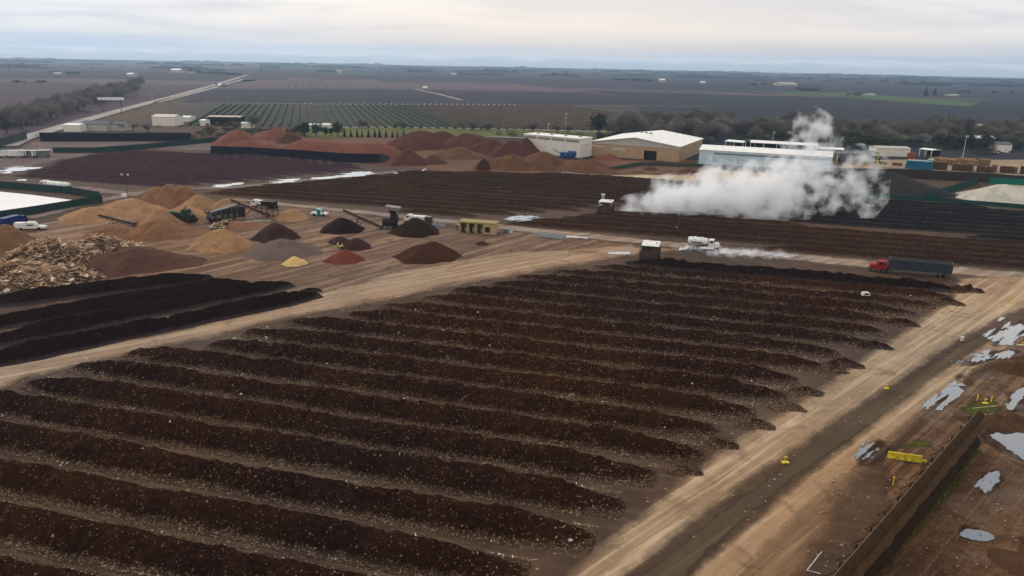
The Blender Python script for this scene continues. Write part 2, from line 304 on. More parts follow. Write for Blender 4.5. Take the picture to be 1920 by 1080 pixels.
for px, c, a, s, th in [
    ([(1855, 820), (1880, 808), (1925, 808), (1990, 840), (1990, 880), (1920, 862), (1880, 845)], .25, None, .5, 0),
    ([(1610, 845), (1645, 832), (1665, 845), (1640, 870), (1610, 872)], .2, ANG_R, 1.2, .2),
    ([(1735, 757), (1790, 730), (1785, 742), (1740, 765)], .2, ANG_R, 1.2, .1),
    ([(1780, 720), (1830, 668), (1850, 660), (1800, 712)], .2, ANG_R, 1.2, .1),
    ([(1805, 680), (1850, 660), (1895, 664), (1850, 680), (1815, 686)], .2, ANG_R, 1.1, .1),
    ([(1868, 640), (1905, 608), (1940, 600), (1925, 625), (1880, 645)], .25, ANG_R, 1.1, .0),
    ([(1840, 890), (1870, 880), (1880, 905), (1850, 930), (1830, 920)], .2, ANG_R, 1.4, .5),
    ([(1890, 740), (1925, 730), (1930, 760), (1900, 775)], .2, ANG_R, 1.4, .5),
    ([(1800, 985), (1850, 1000), (1830, 1010), (1800, 1010)], .2, None, 1.2, .3),
    ([(1140, 474), (1180, 474), (1180, 478), (1140, 478)], .4, ANG_L, .6, 0), ([(1270, 466), (1320, 463), (1400, 470), (1500, 480), (1490, 484), (1380, 476), (1290, 471)], .4, ANG_L, .9, .1),
    ([(1060, 443), (1100, 446), (1098, 448), (1060, 446)], .4, ANG_L, .5, 0), ([(950, 411), (975, 407), (1010, 406), (985, 413), (955, 415)], .4, ANG_L, .9, .1),
    ([(640, 326), (690, 322), (695, 328), (645, 333)], .5, None, .8, 0), ([(590, 333), (640, 330), (625, 337), (585, 338)], .5, None, .9, .1), ([(500, 341), (560, 336), (545, 342), (505, 346)], .5, None, .9, .1),
    ([(400, 348), (450, 344), (440, 350), (400, 353)], .5, None, .9, .1), ([(740, 322), (800, 318), (790, 324), (745, 326)], .5, None, .9, .1),
    ([(0, 320), (25, 313), (70, 316), (50, 319), (10, 326)], .6, None, .7, 0), ([(30, 338), (48, 337), (46, 340), (30, 340)], .5, None, .5, 0),
    ([(240, 388), (0, 0), (0, 0)], .5, None, 1, 0)][:-1]: puddle(px, c*.7 if px[0][0] > 1600 else c, a, s, th, px[0][0] > 1600)
m_liner = plain('pond_liner', '#d9d3d2', .5, var=.05, scale=.08)
def flat(name, px, mat, z=.1, **k):
    p = world_poly(px, 0); p[:, 2] = z; c = p.mean(0); o = mesh_np(name, p, [tuple(range(len(p)))], mat, origin=c); return props(o, **k)
flat('pond_water', [(-260, 358), (0, 360), (60, 366), (145, 377), (148, 380), (100, 388), (0, 402), (-300, 440)], m_liner, .15, kind='structure')
flat('pond_water', [(172, 276), (230, 270), (320, 270), (300, 274), (230, 280), (180, 279)], m_liner, .15, kind='structure')
# ---------------------------------------------------------------- far fields
def field_mat(name, cols, ang=None, per=6., line=None, k=.5, nscale=.01):
    t = NT(name); p = t.pos(); n = t.noise(p, nscale, 5, .7); c = t.mix(t.rng(n, .35, .65), alb(cols[0]), alb(cols[1]))
    n = t.noise(t.stretch(p, ang or .0, .002, .04), 1., 4); c = t.mix(t.rng(n, .5, .7, 0, .5), c, alb(cols[-1]))
    if line:
        sx = t.n('SeparateXYZ', {0: t.n('Mapping', {0: p, 'Rotation': (0, 0, -ang)}).outputs[0]}).outputs[1]
        fr = t.math('FRACT', t.math('DIVIDE', sx, per)); c = t.mix(t.math('MULTIPLY', t.math('LESS_THAN', fr, .3), k), c, alb(line))
    t.col(c); return t.m
ANG_H = math.atan2(*((P(455, 143)-P(140, 232))[[1, 0]]))
fm = {'grove': field_mat('grove_floor', ['#2b2d22', '#35362a', '#3e3c30'], ANG_H, nscale=.05), 'plum': field_mat('plum_field', ['#29242e', '#352d34', '#2e2930'], ANG_H), 'mauve': field_mat('mauve_field', ['#55444a', '#64514f', '#5b4a4b'], ANG_H),
      'brown': field_mat('brown_field', ['#40312f', '#4d3d38', '#463733'], ANG_H), 'green': field_mat('green_field', ['#343d30', '#3c4634', '#444e36'], ANG_H),
      'navy': field_mat('navy_field', ['#22242a', '#2d2c31', '#272729'], ANG_H), 'bright': field_mat('bright_field', ['#3c5228', '#485e2a', '#546a30'], ANG_H),
      'vine': field_mat('vine_field', ['#4a4038', '#3d4032', '#4a4438'], ANG_H), 'olive': field_mat('olive_field', ['#555726', '#64642f', '#494a26'], ANG_H, nscale=.04),
      'purple': field_mat('purple_field', ['#44323a', '#4b3840', '#3f2f38'], ANG_H), 'dots': field_mat('orchard_field', ['#57464b', '#62504f', '#524248'], ANG_H, 14., '#3a3238', .7)}
zf = [.03]
for nm, px in [('purple', [(-900, 330), (-900, 150), (0, 151), (170, 150), (400, 157), (330, 178), (230, 203), (140, 230), (40, 258)]),
    ('green', [(-900, 152), (-900, 143), (0, 145), (90, 145), (240, 150), (170, 153), (0, 158)]), ('mauve', [(-900, 150), (170, 148), (420, 153), (405, 160), (200, 157), (60, 153), (-900, 165)]),
    ('plum', [(-900, 142), (-600, 126), (420, 133), (440, 141), (425, 150), (100, 146), (0, 146)]), ('green', [(-900, 126), (-900, 119), (0, 122), (380, 124), (420, 130), (0, 132), (-500, 132)]),
    ('grove', [(1120, 262), (1120, 232), (1500, 234), (1920, 244), (2300, 254), (2300, 290), (1920, 290), (1500, 278)]), ('mauve', [(480, 151), (700, 149), (720, 155), (960, 157), (1090, 170), (1330, 195), (400, 167), (440, 158)]), ('dots', [(540, 145), (600, 148), (625, 166), (530, 166), (535, 152)]),
    ('plum', [(395, 167), (600, 166), (775, 168), (1085, 173), (1200, 184), (1330, 197), (960, 197), (340, 193)]),
    ('brown', [(820, 198), (1330, 199), (1340, 215), (1300, 300), (800, 300), (980, 245), (900, 238)]),
    ('vine', [(380, 196), (820, 198), (905, 238), (990, 245), (250, 235), (300, 215)]),
    ('navy', [(1200, 200), (1400, 198), (2500, 222), (2700, 300), (1000, 300), (1180, 240)]),
    ('navy', [(1090, 170), (1360, 178), (2600, 206), (2600, 222), (1340, 199), (1200, 184)]),
    ('bright', [(1370, 170), (1600, 175), (1800, 190), (1840, 193), (1815, 200), (1700, 192), (1560, 180)]), ('plum', [(720, 128), (1300, 135), (2600, 172), (2600, 195), (1600, 172), (1090, 160), (960, 150), (700, 143)]),
    ('olive', [(590, 240), (730, 238), (760, 250), (600, 262), (560, 250)]), ('olive', [(740, 240), (1120, 242), (1200, 258), (1180, 268), (860, 256), (740, 252)])]:
    flat('field', px, fm[nm], zf[0], kind='structure'); zf[0] += .02
m_road = field_mat('pale_road', ['#8e8680', '#a39a92', '#b0a8a0'])
def road(name, pts, w, z=.6, mat=None):
    p = strip_px(pts, w); V = np.c_[p, np.full(len(p), z)]; n = len(pts)
    mesh = mesh_np(name, V, [(i, i+1, 2*n-2-i, 2*n-1-i) for i in range(n-1)], mat or m_road, origin=V.mean(0)); return props(mesh, kind='structure')
road('highway', [(10, 276), (40, 262), (140, 232), (230, 206.5), (330, 180), (400, 160.5), (463, 141)], 12)
road('frontage_road', [(292, 193), (345, 180), (400, 165.5), (455, 149)], 9)
road('farm_track', [(778, 168), (822, 177), (866, 188.5)], 7)
road('farm_track', [(380, 193), (640, 196.5), (960, 197.5), (1330, 200)], 4)
road('farm_track', [(480, 167), (780, 167.5), (1090, 172), (1340, 198), (1920, 207)], 4, mat=fm['mauve'])
road('country_road', [(560, 240), (740, 239.5), (980, 244), (1150, 249)], 6)
# distant woods on the plain
def woods():
    V = []; Fc = []; r = np.random.default_rng(12)
    for R_ in (3600, 4500, 5600, 7000, 8600):
        for k in range(26 if R_ < 5000 else 44):
            a0 = math.radians(r.uniform(-42, 42)); wd = r.uniform(60, 420)*R_/5500; h0 = r.uniform(5, 13)*(1+R_/14000); n = 24; b = len(V); dp = 25
            cx, cy = R_*math.sin(a0), R_*math.cos(a0)+r.uniform(-400, 400)
            for i in range(n+1):
                t = i/n; x = cx+(t-.5)*wd; z = h0*(1-(2*t-1)**4)**.5*(.45+.75*vn(t*14, k*3.1, 7)) if 0 < i < n else .1
                for yy, zz in ((0, -.5), (2, z*.85), (dp*.5, z), (dp, z*.8), (dp+2, -.5)): V.append((x, cy+yy+6*vn(t*9, k*1.7, 2), zz))
            for i in range(n):
                for j in range(4): q = b+i*5+j; Fc.append((q, q+5, q+6, q+1))
    t = NT('far_foliage'); p = t.pos(); t.col(t.mix(t.rng(t.noise(p, .05, 4), .35, .65), alb('#242b22'), alb('#3d4032'))); props(mesh_np('distant_woods', np.array(V), Fc, t.m), 'low dark woods and hedges scattered far out on the plain', 'woods', kind='stuff')
woods()
# hills on the skyline
def hills():
    n = 160; base = 11000.; ang = np.linspace(-52, 52, n); rad = np.radians(ang); V = []
    px = 960+F*np.tan(rad)/math.cos(TH)
    hgt = 20+3*fbm(ang/9, ang*0, 3, 3)+5*fbm(ang/2.3, ang*0, 8, 4)+1.6*fbm(ang/.5, ang*0, 5, 3)
    hgt *= np.interp(px, [-400, 300, 1000, 1500, 2000, 2600], [.75, .85, 1.05, 1.15, 1.0, .9]); hm = hgt*base/F
    for r_, k in ((base, 0), (base+600, .55), (base+1200, 1.), (base+2600, .5), (base+3400, -.02)):
        for i in range(n): V.append((r_*math.sin(rad[i]), r_*math.cos(rad[i]), hm[i]*k*(1+.12*vn(i*.7, r_/900., 4))))
    Fc = [(j*n+i, j*n+i+1, (j+1)*n+i+1, (j+1)*n+i) for j in range(4) for i in range(n-1)]
    t = NT('hazed_hill_snow'); p = t.pos(); z = t.n('SeparateXYZ', {0: p}).outputs[2]; s = t.math('ADD', z, t.math('MULTIPLY', t.noise(p, .0015, 5), 220))
    t.col(t.mix(t.rng(s, 170, 250), (.55, .60, .62), (.85, .85, .85)))  # haze is put into the pale slope colour; snow white higher up
    props(mesh_np('hills', V, Fc, t.m, smooth=True), kind='structure')
hills()
# ---------------------------------------------------------------- compost windrows
def compost_mat(name, cols, speck=.16, warm=True, pale='#8a7868', k=(3.6, 2.2, .6)):
    t = NT(name); p = t.pos(); n1 = t.noise(p, .12, 5, .7); n2 = t.noise(p, 1.1, 6, .75)
    c = t.mix(t.rng(n1, .35, .65), alb(cols[0]), alb(cols[1])); c = t.mix(t.rng(n2, .5, .72, 0, .9), c, alb(cols[2]))
    if warm: c = t.warm(c, k)
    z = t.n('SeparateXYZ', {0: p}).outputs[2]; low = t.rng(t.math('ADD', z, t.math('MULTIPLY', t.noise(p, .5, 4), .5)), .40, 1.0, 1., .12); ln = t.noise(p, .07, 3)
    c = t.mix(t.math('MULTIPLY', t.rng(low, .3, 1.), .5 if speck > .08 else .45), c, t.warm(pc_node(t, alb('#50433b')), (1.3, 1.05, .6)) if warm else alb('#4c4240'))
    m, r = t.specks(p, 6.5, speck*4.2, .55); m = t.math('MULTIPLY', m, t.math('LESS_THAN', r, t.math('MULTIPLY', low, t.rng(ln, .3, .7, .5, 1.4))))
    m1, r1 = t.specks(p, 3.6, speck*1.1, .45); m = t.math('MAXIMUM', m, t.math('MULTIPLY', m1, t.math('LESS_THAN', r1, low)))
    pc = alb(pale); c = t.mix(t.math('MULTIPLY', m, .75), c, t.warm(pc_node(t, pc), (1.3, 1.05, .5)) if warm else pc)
    m2, r2 = t.specks(p, 1.6, .006, .24); c = t.mix(m2, c, alb('#b5aca4'))
    t.bsdf.inputs['Specular IOR Level'].default_value = 0.; t.col(c); t.bump(t.math('ADD', n2, t.math('MULTIPLY', t.noise(p, 4., 3), .5)), .9, .35); return t.m
def pc_node(t, c): o = t.n('RGB'); o.outputs[0].default_value = (*c, 1); return o.outputs[0]
m_comp = compost_mat('compost', ['#1b1213', '#251a18', '#372923'])
m_plum = compost_mat('plum_compost', ['#35242a', '#402c2f', '#523c3c'], .05, warm=False, pale='#7c6c68')
m_brown = compost_mat('brown_compost', ['#261c1a', '#2e221d', '#3d2f27'], .06, k=(2.3, 1.6, .75))
m_black = compost_mat('black_compost', ['#1c1a1a', '#22201f', '#2c2a28'], .05, warm=False, pale='#4c4c50')
m_dark = compost_mat('dark_compost', ['#1b1210', '#221714', '#2f231e'], .08, warm=False, pale='#5c4c48')
d = ray(-4600, 15)[:2]; RD = -d/np.linalg.norm(d); RN = np.array([-RD[1], RD[0]])   # rows run left -> right; RN points away
if RN[1] < 0: RN = -RN
def clip_line(s, poly):                        # intervals of the row line at offset s inside a world polygon
    u = poly[:, :2]@RD; v = poly[:, :2]@RN; n = len(poly); xs = []
    for i in range(n):
        a, b = v[i]-s, v[(i+1) % n]-s
        if (a > 0) != (b > 0): xs.append(u[i]+(u[(i+1) % n]-u[i])*a/(a-b))
    xs.sort(); return list(zip(xs[::2], xs[1::2]))
WID = [0]
def windrow(A, B, mat, h=2.2, w=2.9, step=.45, ns=17, label='', group=None, taper=7.5, rough=1., flat_top=.0, name='compost_windrow'):
    WID[0] += 1; sd = WID[0]*31; A = np.asarray(A)[:2]; B = np.asarray(B)[:2]; L = np.linalg.norm(B-A); dr = (B-A)/L; nr = np.array([-dr[1], dr[0]])
    nt = max(8, int(L/step)); t = np.linspace(0, L, nt); s = np.linspace(-1, 1, ns); T, Sg = np.meshgrid(t, s, indexing='ij')
    tl = taper*(1+.5*(WID[0]*37 % 10)/10); endt = np.clip(np.minimum(T, L-T)/tl, 0, 1); endt = endt**.6*.96+.04
    lump = .5+.5*np.clip(np.minimum(T, L-T)/14, 0, 1)
    hh = h*endt*(1+.22*fbm(T/9, T*0+sd, sd, 4)+ (1-lump)*.5*fbm(T/2.2, T*0+sd, sd+3))
    ww = w*(.62+.38*endt)*(1+.14*fbm(T/8, T*0+sd, sd+5, 4)+(1-lump)*.3*fbm(T/2.5, T*0+sd, sd+6))
    a = np.abs(Sg); prof = 1-a**1.35 if not flat_top else np.clip((1-a)/(1-flat_top), 0, 1)
    prof = prof if flat_top else .25*np.clip(1-(a/.74)**1.5, 0, 1)+.75*np.clip(1.06-np.sqrt((a/.74)**2+.0144), 0, 1)+.05*np.clip(1-a, 0, .26)/.26*(1+.8*fbm(T/.8, Sg*4+sd, sd+8, 2))
    lat = Sg*ww*(1.0+.10*(a > .9)*fbm(T/1.1, Sg*3+sd, sd+2, 2))+.35*fbm(T/14, T*0+sd, sd+9)
    X = A[0]+dr[0]*T+nr[0]*lat; Y = A[1]+dr[1]*T+nr[1]*lat
    Z = hh*prof+rough*(.62*fbm(X/1.3, Y/1.3, sd, 3)+.3*fbm(X/.45, Y/.45, sd, 2))*np.clip((.85-a)*4, .06, 1)*endt+.03
    Z[:, 0] = Z[:, -1] = -.05; Z[0] = Z[-1] = -.05
    V = np.stack([X.ravel(), Y.ravel(), np.maximum(Z, -.05).ravel()], 1)
    j, i = np.meshgrid(np.arange(nt-1), np.arange(ns-1), indexing='ij'); q = (j*ns+i).ravel(); Fc = np.stack([q, q+ns, q+ns+1, q+1], 1)
    return props(mesh_np(name, V, Fc, mat, smooth=True, origin=np.r_[(A+B)/2, 0]), label, 'windrow', group)
ORD = ['first', 'second', 'third', 'fourth', 'fifth', 'sixth', 'seventh', 'eighth', 'ninth', 'tenth', 'eleventh', 'twelfth', 'thirteenth', 'fourteenth', 'fifteenth', 'sixteenth', 'seventeenth', 'eighteenth', 'nineteenth', 'twentieth', 'twenty-first', 'twenty-second', 'twenty-third']
main = world_poly([(-420, 800), (-160, 775), (0, 735), (60, 712), (190, 682), (270, 658), (380, 643), (460, 618), (590, 600), (733, 567), (860, 540), (930, 528), (1060, 508), (1180, 487), (1245, 477), (1500, 493), (1720, 512), (1838, 530), (1800, 552), (1770, 572), (1705, 605), (1650, 640), (1590, 665), (1560, 690), (1517, 733), (1480, 762), (1415, 803), (1345, 835), (1280, 882), (1195, 942), (1130, 996), (1064, 1068), (985, 1150), (600, 1500), (-420, 1500)])
S0 = 62.75; SP = 7.65
rows = []
for k in range(-3, 18):
    for (a, b) in clip_line(S0+SP*k, main):
        if b-a > 25: rows.append((k, a, b))
RS = []; KL = rows[-1][0]
for k, a, b in rows:
    j1, j2 = random.uniform(-2, 3), random.uniform(-3, 1)
    s = S0+SP*k; a += j1; b += j2; A = RD*a+RN*s; B = RD*b+RN*s
    i = k+3; nm = 'nearest' if i == 0 else ORD[i]
    lab = f'{nm} dark brown windrow of the main field, counted from the bottom' if k < KL else 'farthest black compost windrow of the main field, beside the service road'
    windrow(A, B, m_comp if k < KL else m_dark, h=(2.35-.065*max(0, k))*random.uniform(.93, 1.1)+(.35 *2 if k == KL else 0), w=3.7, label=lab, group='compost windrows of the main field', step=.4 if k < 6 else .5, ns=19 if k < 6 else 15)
    RS.append((A, B))
blkA = world_poly([(372, 360), (470, 350), (600, 338), (700, 329), (792, 321), (1000, 326), (1235, 336), (1300, 345), (1300, 372), (1180, 385), (1110, 392), (1020, 400), (945, 402), (860, 408), (700, 390), (520, 374), (430, 366)])
blkB = world_poly([(950, 425), (945, 414), (1010, 412), (1080, 404), (1140, 398), (1300, 408), (1440, 417), (1700, 440), (2040, 470), (2060, 525), (1920, 510), (1800, 498), (1640, 485), (1300, 452), (1120, 438)])
blkC = world_poly([(1160, 388), (1230, 350), (1290, 345), (1340, 362), (1440, 366), (1640, 376), (1740, 380), (1920, 396), (2060, 404), (2060, 466), (1920, 455), (1700, 432), (1440, 410), (1260, 400)])
blkD = world_poly([(22, 332), (62, 318), (110, 302), (180, 287), (260, 282), (400, 288), (560, 296), (660, 308), (690, 318), (560, 331), (430, 343), (330, 350), (250, 352), (150, 340), (60, 333)])
for blk, mat, nm, desc, step, h in ((blkA, m_brown, 'brown block beyond the stockpile yard', 'low brown compost windrow', 1.1, 1.15), (blkB, m_brown, 'strip behind the tanker truck', 'speckled brown compost windrow', .8, 1.25),
                              (blkC, m_black, 'black block around the steam', 'black damp compost windrow', 1.0, 1.15), (blkD, m_plum, 'plum field at upper left', 'plum brown compost windrow', 1.3, 1.05)):
    segs = []
    v = blk[:, :2]@RN; k = int(math.ceil((v.min()-S0)/SP))
    while S0+SP*k < v.max():
        for (a, b) in clip_line(S0+SP*k, blk):
            if b-a > 8: segs.append((k, a, b))
        k += 1
    for i, (k, a, b) in enumerate(segs):
        s = S0+SP*k; a += random.uniform(-2, 2); b += random.uniform(-2, 2)
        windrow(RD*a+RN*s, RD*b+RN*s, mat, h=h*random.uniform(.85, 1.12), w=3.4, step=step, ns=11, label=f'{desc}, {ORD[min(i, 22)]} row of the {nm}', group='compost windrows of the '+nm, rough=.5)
for i, (a, b, w_, h_) in enumerate([((-60, 574), (400, 520), 5.2, 2.2), ((-60, 618), (470, 530), 4.8, 2.1), ((-60, 652), (548, 532), 4.3, 2.2), ((-60, 690), (600, 552), 4.0, 2.2)]):
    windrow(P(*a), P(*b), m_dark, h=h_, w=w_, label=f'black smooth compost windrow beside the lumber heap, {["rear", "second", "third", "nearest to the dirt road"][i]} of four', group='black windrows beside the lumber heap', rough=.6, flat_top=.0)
windrow(P(560, 546), P(606, 545), m_dark, h=.8, w=1.6, label='small dark tail of compost by the dirt road', name='compost_heap', taper=3)
SPILL = [(1505, 742, 70, 726), (1478, 772, 60, 758), (1585, 690, 60, 674), (1560, 700, 50, 688), (1640, 655, 56, 638), (1690, 612, 60, 598), (1775, 572, 60, 560), (1420, 806, 64, 790), (1350, 842, 66, 824), (1285, 892, 60, 876), (1810, 548, 60, 534)]
DEFER = SPILL
# loose chips and bits lying between the rows
def litter():
    V = []; Fc = []; b = 0; r = np.random.default_rng(5)
    for A, B in RS:
        L = np.linalg.norm(B-A); dist = np.linalg.norm((A+B)/2); n = int(L*(44 if dist < 90 else 20 if dist < 130 else 8)); dr = (B-A)/L; nr = np.array([-dr[1], dr[0]])
        if nr[1] > 0: nr = -nr                       # towards the camera
        t = r.random(n)*L; q = r.random(n); off = np.where(q < .86, 2.5+r.normal(0, .5, n), -3.2+r.normal(0, .35, n)); dens = vn(t/12, t*0+A[0], 3); keep = r.random(n) < .25+dens
        e = np.minimum(t, L-t) < 6; off = np.where(e, r.uniform(-3, 3.4, n), off)
        for tt, oo in zip(t[keep], off[keep]):
            c = A+dr*tt+nr*oo; z = .14+max(0, (2.6-abs(oo)))*.75; s = .03+.09*r.random()**2.5; ang = r.random()*6.28; a2 = r.random()*2.5
            u_ = np.array([math.cos(ang), math.sin(ang), .3*r.normal()])*s*(1+1.2*r.random()); v_ = np.array([-math.sin(ang), math.cos(ang), .5*math.cos(a2)])*s*.6; c3 = np.array([c[0], c[1], z])
            V += [c3-u_-v_, c3+u_-v_, c3+u_+v_, c3-u_+v_]; Fc.append((b, b+1, b+2, b+3)); b += 4
    t = NT('litter'); p = t.pos(); wn = t.n('TexVoronoi', {'Vector': p, 'Scale': .9}); s = t.n('SeparateColor', {0: wn.outputs['Color']}).outputs[0]
    c = t.mix(s, alb('#5c4b3d'), alb('#a5937c')); c = t.mix(t.math('GREATER_THAN', s, .93), c, alb('#cfc8c0')); t.col(t.warm(c, (1.2, .95, .6)))
    props(mesh_np('wood_litter', np.array(V), Fc, t.m), 'scattered wood chips and scraps along the feet of the windrows', 'litter', kind='stuff')
litter()
# ---------------------------------------------------------------- stockpiles
def pile_mat(name, cols, rough=.95, warm=True, sp=.05, streak=False):
    if name in bpy.data.materials: return bpy.data.materials[name]
    t = NT(name); p = t.pos(); n1 = t.noise(p, .18, 5, .65); n2 = t.noise(p, 1.6, 5, .7)
    c = t.mix(t.rng(n1, .38, .62), alb(cols[0]), alb(cols[1])); c = t.mix(t.rng(n2, .5, .75, 0, .6), c, alb(cols[-1]))
    m, r = t.specks(p, 1.6, sp, .3); c = t.mix(t.math('MULTIPLY', m, .5), c, tuple(min(.8, x*1.8) for x in alb(cols[-1])))
    if warm: c = t.warm(c, (1.2, .97, .75))
    t.col(c); t.bump(t.math('ADD', n2, t.math('MULTIPLY', t.noise(p, 6., 2), .3)), .6, .2); return t.m
def pile(name, label, peaks, mat, amp=.22, group=None, cat='pile', round_=.22, parent=None, z0=0.):
    # peaks: (x of centre, y of near foot, width px, y of summit[, depth ratio])
    cs = []
    for pk in peaks:
        x, yb, wp, yt = pk[:4]; ar = pk[4] if len(pk) > 4 else 1.
        R = wp/2/ppm(x, yb)*1.05; Ry = R*ar; c = P(x, yb); dd = c[:2]/np.linalg.norm(c[:2]); c = c[:2]+dd*Ry
        h = PY(x, yt, c[1])[2]; cs.append((c[0], c[1], R, Ry, max(h, .3), math.atan2(c[0], c[1])))
    lo = np.array([min(c[0]-max(c[2], c[3])*1.15 for c in cs), min(c[1]-max(c[2], c[3])*1.15 for c in cs)]); hi = np.array([max(c[0]+max(c[2], c[3])*1.15 for c in cs), max(c[1]+max(c[2], c[3])*1.15 for c in cs)])
    cell = max(.3, max(hi-lo)/110); nx = int((hi[0]-lo[0])/cell)+2; ny = int((hi[1]-lo[1])/cell)+2
    X, Y = np.meshgrid(lo[0]+np.arange(nx)*cell, lo[1]+np.arange(ny)*cell); Z = np.full(X.shape, -9.)
    for i, (cx, cy, R, Ry, h, th) in enumerate(cs):
        u = (X-cx)*math.cos(th)-(Y-cy)*math.sin(th); v = (X-cx)*math.sin(th)+(Y-cy)*math.cos(th)
        rr = np.sqrt((u/R)**2+(v/Ry)**2)*(1+.17*fbm(X/(R*.55), Y/(R*.55), i+3, 3)+.05*np.sin(7*np.arctan2(v, u)+i+cx)); e = round_
        Z = np.maximum(Z, h*(1.0-(np.sqrt(rr**2+e*e)-e)/(math.sqrt(1+e*e)-e)))
    sd = int(abs(cs[0][0])*7)+3; S1 = max(1., (hi[0]-lo[0])/14)
    Z = np.maximum(Z, -.25+0*Z); Z = Z+np.clip(Z, 0, 1)*(amp*1.6*fbm(X/S1/1.5, Y/S1/1.5, sd, 3)*S1*.45+(amp+.08)*fbm(X/.9, Y/.9, sd+4, 3))
    Z = np.maximum(Z, -.06); q = (Z[:-1, :-1] > -.05) | (Z[1:, :-1] > -.05) | (Z[:-1, 1:] > -.05) | (Z[1:, 1:] > -.05)
    j, i = np.nonzero(q); a = j*nx+i; Fc = np.stack([a, a+1, a+nx+1, a+nx], 1); used = np.unique(Fc); rm = np.zeros(nx*ny, int); rm[used] = np.arange(len(used))
    V = np.stack([X.ravel()[used], Y.ravel()[used], Z.ravel()[used]+z0], 1)
    return props(mesh_np(name, V, rm[Fc], mat, smooth=True, origin=(cs[0][0], cs[0][1], 0), parent=parent), label, cat, group)
pm = {'tan': pile_mat('tan_chip', ['#8a6a4c', '#9c7b5a', '#ad8d6a']), 'chip': pile_mat('brown_chip', ['#6e4f3a', '#7f5d43', '#94714f']), 'umber': pile_mat('umber', ['#45301f', '#523a28', '#5e4632'], warm=False),
      'mulch': pile_mat('brown_mulch', ['#4a332b', '#543a30', '#66493a']), 'grey': pile_mat('grey_mulch', ['#5d4d44', '#67574c', '#73624f'], warm=False), 'plum': pile_mat('plum_mulch', ['#35201e', '#402724', '#4a302a'], warm=False),
      'black': pile_mat('black_red', ['#1f0d0b', '#260f0d', '#301512'], warm=False), 'dark': pile_mat('dark_brown', ['#24150d', '#2c1a10', '#362215'], warm=False), 'choc': pile_mat('chocolate', ['#371d10', '#422414', '#4d2c19'], warm=False),
      'red': pile_mat('red_mulch', ['#623224', '#6e3a2a', '#7a4433'], warm=False), 'sand': pile_mat('yellow_sand', ['#b5935a', '#c4a266', '#d0b27c'], warm=False), 'bark': pile_mat('bark', ['#4a2c22', '#583428', '#6a4334'], warm=False),
      'redbark': pile_mat('red_bark', ['#6a3f30', '#794838', '#8a5644'], warm=False), 'soil': pile_mat('soil', ['#5b3d28', '#694831', '#7a5a3e'], warm=False), 'white': pile_mat('white_gravel', ['#a59e90', '#b8b1a2', '#c9c2b4'], warm=False),
      'dkgrey': pile_mat('charcoal', ['#2c2828', '#353030', '#433d3a'], warm=False)}
G = 'stockpiles in the yard'
for nm, lab, pk, m, am in [
    ('mulch_pile', 'plum brown cone behind the large grey brown cone', [(519, 456, 90, 418)], 'plum', .12), ('mulch_pile', 'large grey brown cone with a sharp foot', [(532, 489, 135, 449)], 'grey', .12),
    ('sand_pile', 'small pale yellow sand cone', [(553, 500, 44, 481)], 'sand', .05), ('mulch_pile', 'rust red cone in front of the two men', [(647, 497, 72, 468)], 'red', .05),
    ('mulch_pile', 'near black maroon cone under the stacking conveyor tip', [(641, 440, 80, 408)], 'black', .06), ('compost_pile', 'dark olive brown cone beside the screening hopper', [(779, 446, 92, 408)], 'dark', .06),
    ('compost_pile', 'broad chocolate cone with a double summit', [(795, 496, 112, 458), (812, 493, 100, 453)], 'choc', .06), ('compost_pile', 'low dark double cone next to the two men', [(637, 459, 44, 443), (668, 471, 58, 445)], 'plum', .05),
    ('soil_pile', 'tiny dark heap at the middle of the yard', [(904, 461, 26, 452)], 'choc', .03), ('chip_pile', 'tan chip mound left of the plum brown cone', [(416, 474, 108, 430), (400, 470, 80, 434)], 'tan', .2),
    ('chip_pile', 'pale tan cone below the storage hopper', [(548, 416, 62, 391)], 'tan', .08), ('mulch_pile', 'wide dark brown heap in front of the lumber', [(260, 516, 200, 463, .8), (210, 512, 130, 474), (330, 505, 110, 480)], 'mulch', .22),
    ('chip_pile', 'tan chip ridge behind the lumber heap', [(210, 450, 110, 421, .7), (300, 452, 140, 412, .7), (340, 448, 80, 425)], 'chip', .25), ('chip_pile', 'large golden chip heap by the pond fence', [(180, 418, 130, 388, .8), (245, 412, 160, 373, .8)], 'tan', .3),
    ('bark_pile', 'tall brown bark heap crowning the chip heaps', [(300, 398, 110, 349, .9), (322, 398, 110, 346, .9), (346, 398, 96, 347, .9), (284, 396, 80, 358)], 'chip', .4), ('chip_pile', 'tan chip heap behind the grinder', [(375, 404, 100, 366, .8), (430, 402, 90, 372, .8)], 'tan', .25),
    ('chip_pile', 'brown chip heap at the left edge', [(20, 478, 110, 421, .9), (-40, 480, 120, 425)], 'chip', .3), ('chip_pile', 'low tan chip heap beside the grinder', [(300, 425, 70, 390, .8), (345, 420, 110, 386, .8)], 'tan', .2),
    ('soil_pile', 'low brown heap in front of the screening plant', [(445, 433, 70, 415), (475, 428, 60, 417)], 'chip', .1)]:
    pile(nm, lab, pk, pm[m], am, G)
G = 'bark and soil piles beyond the windrows'
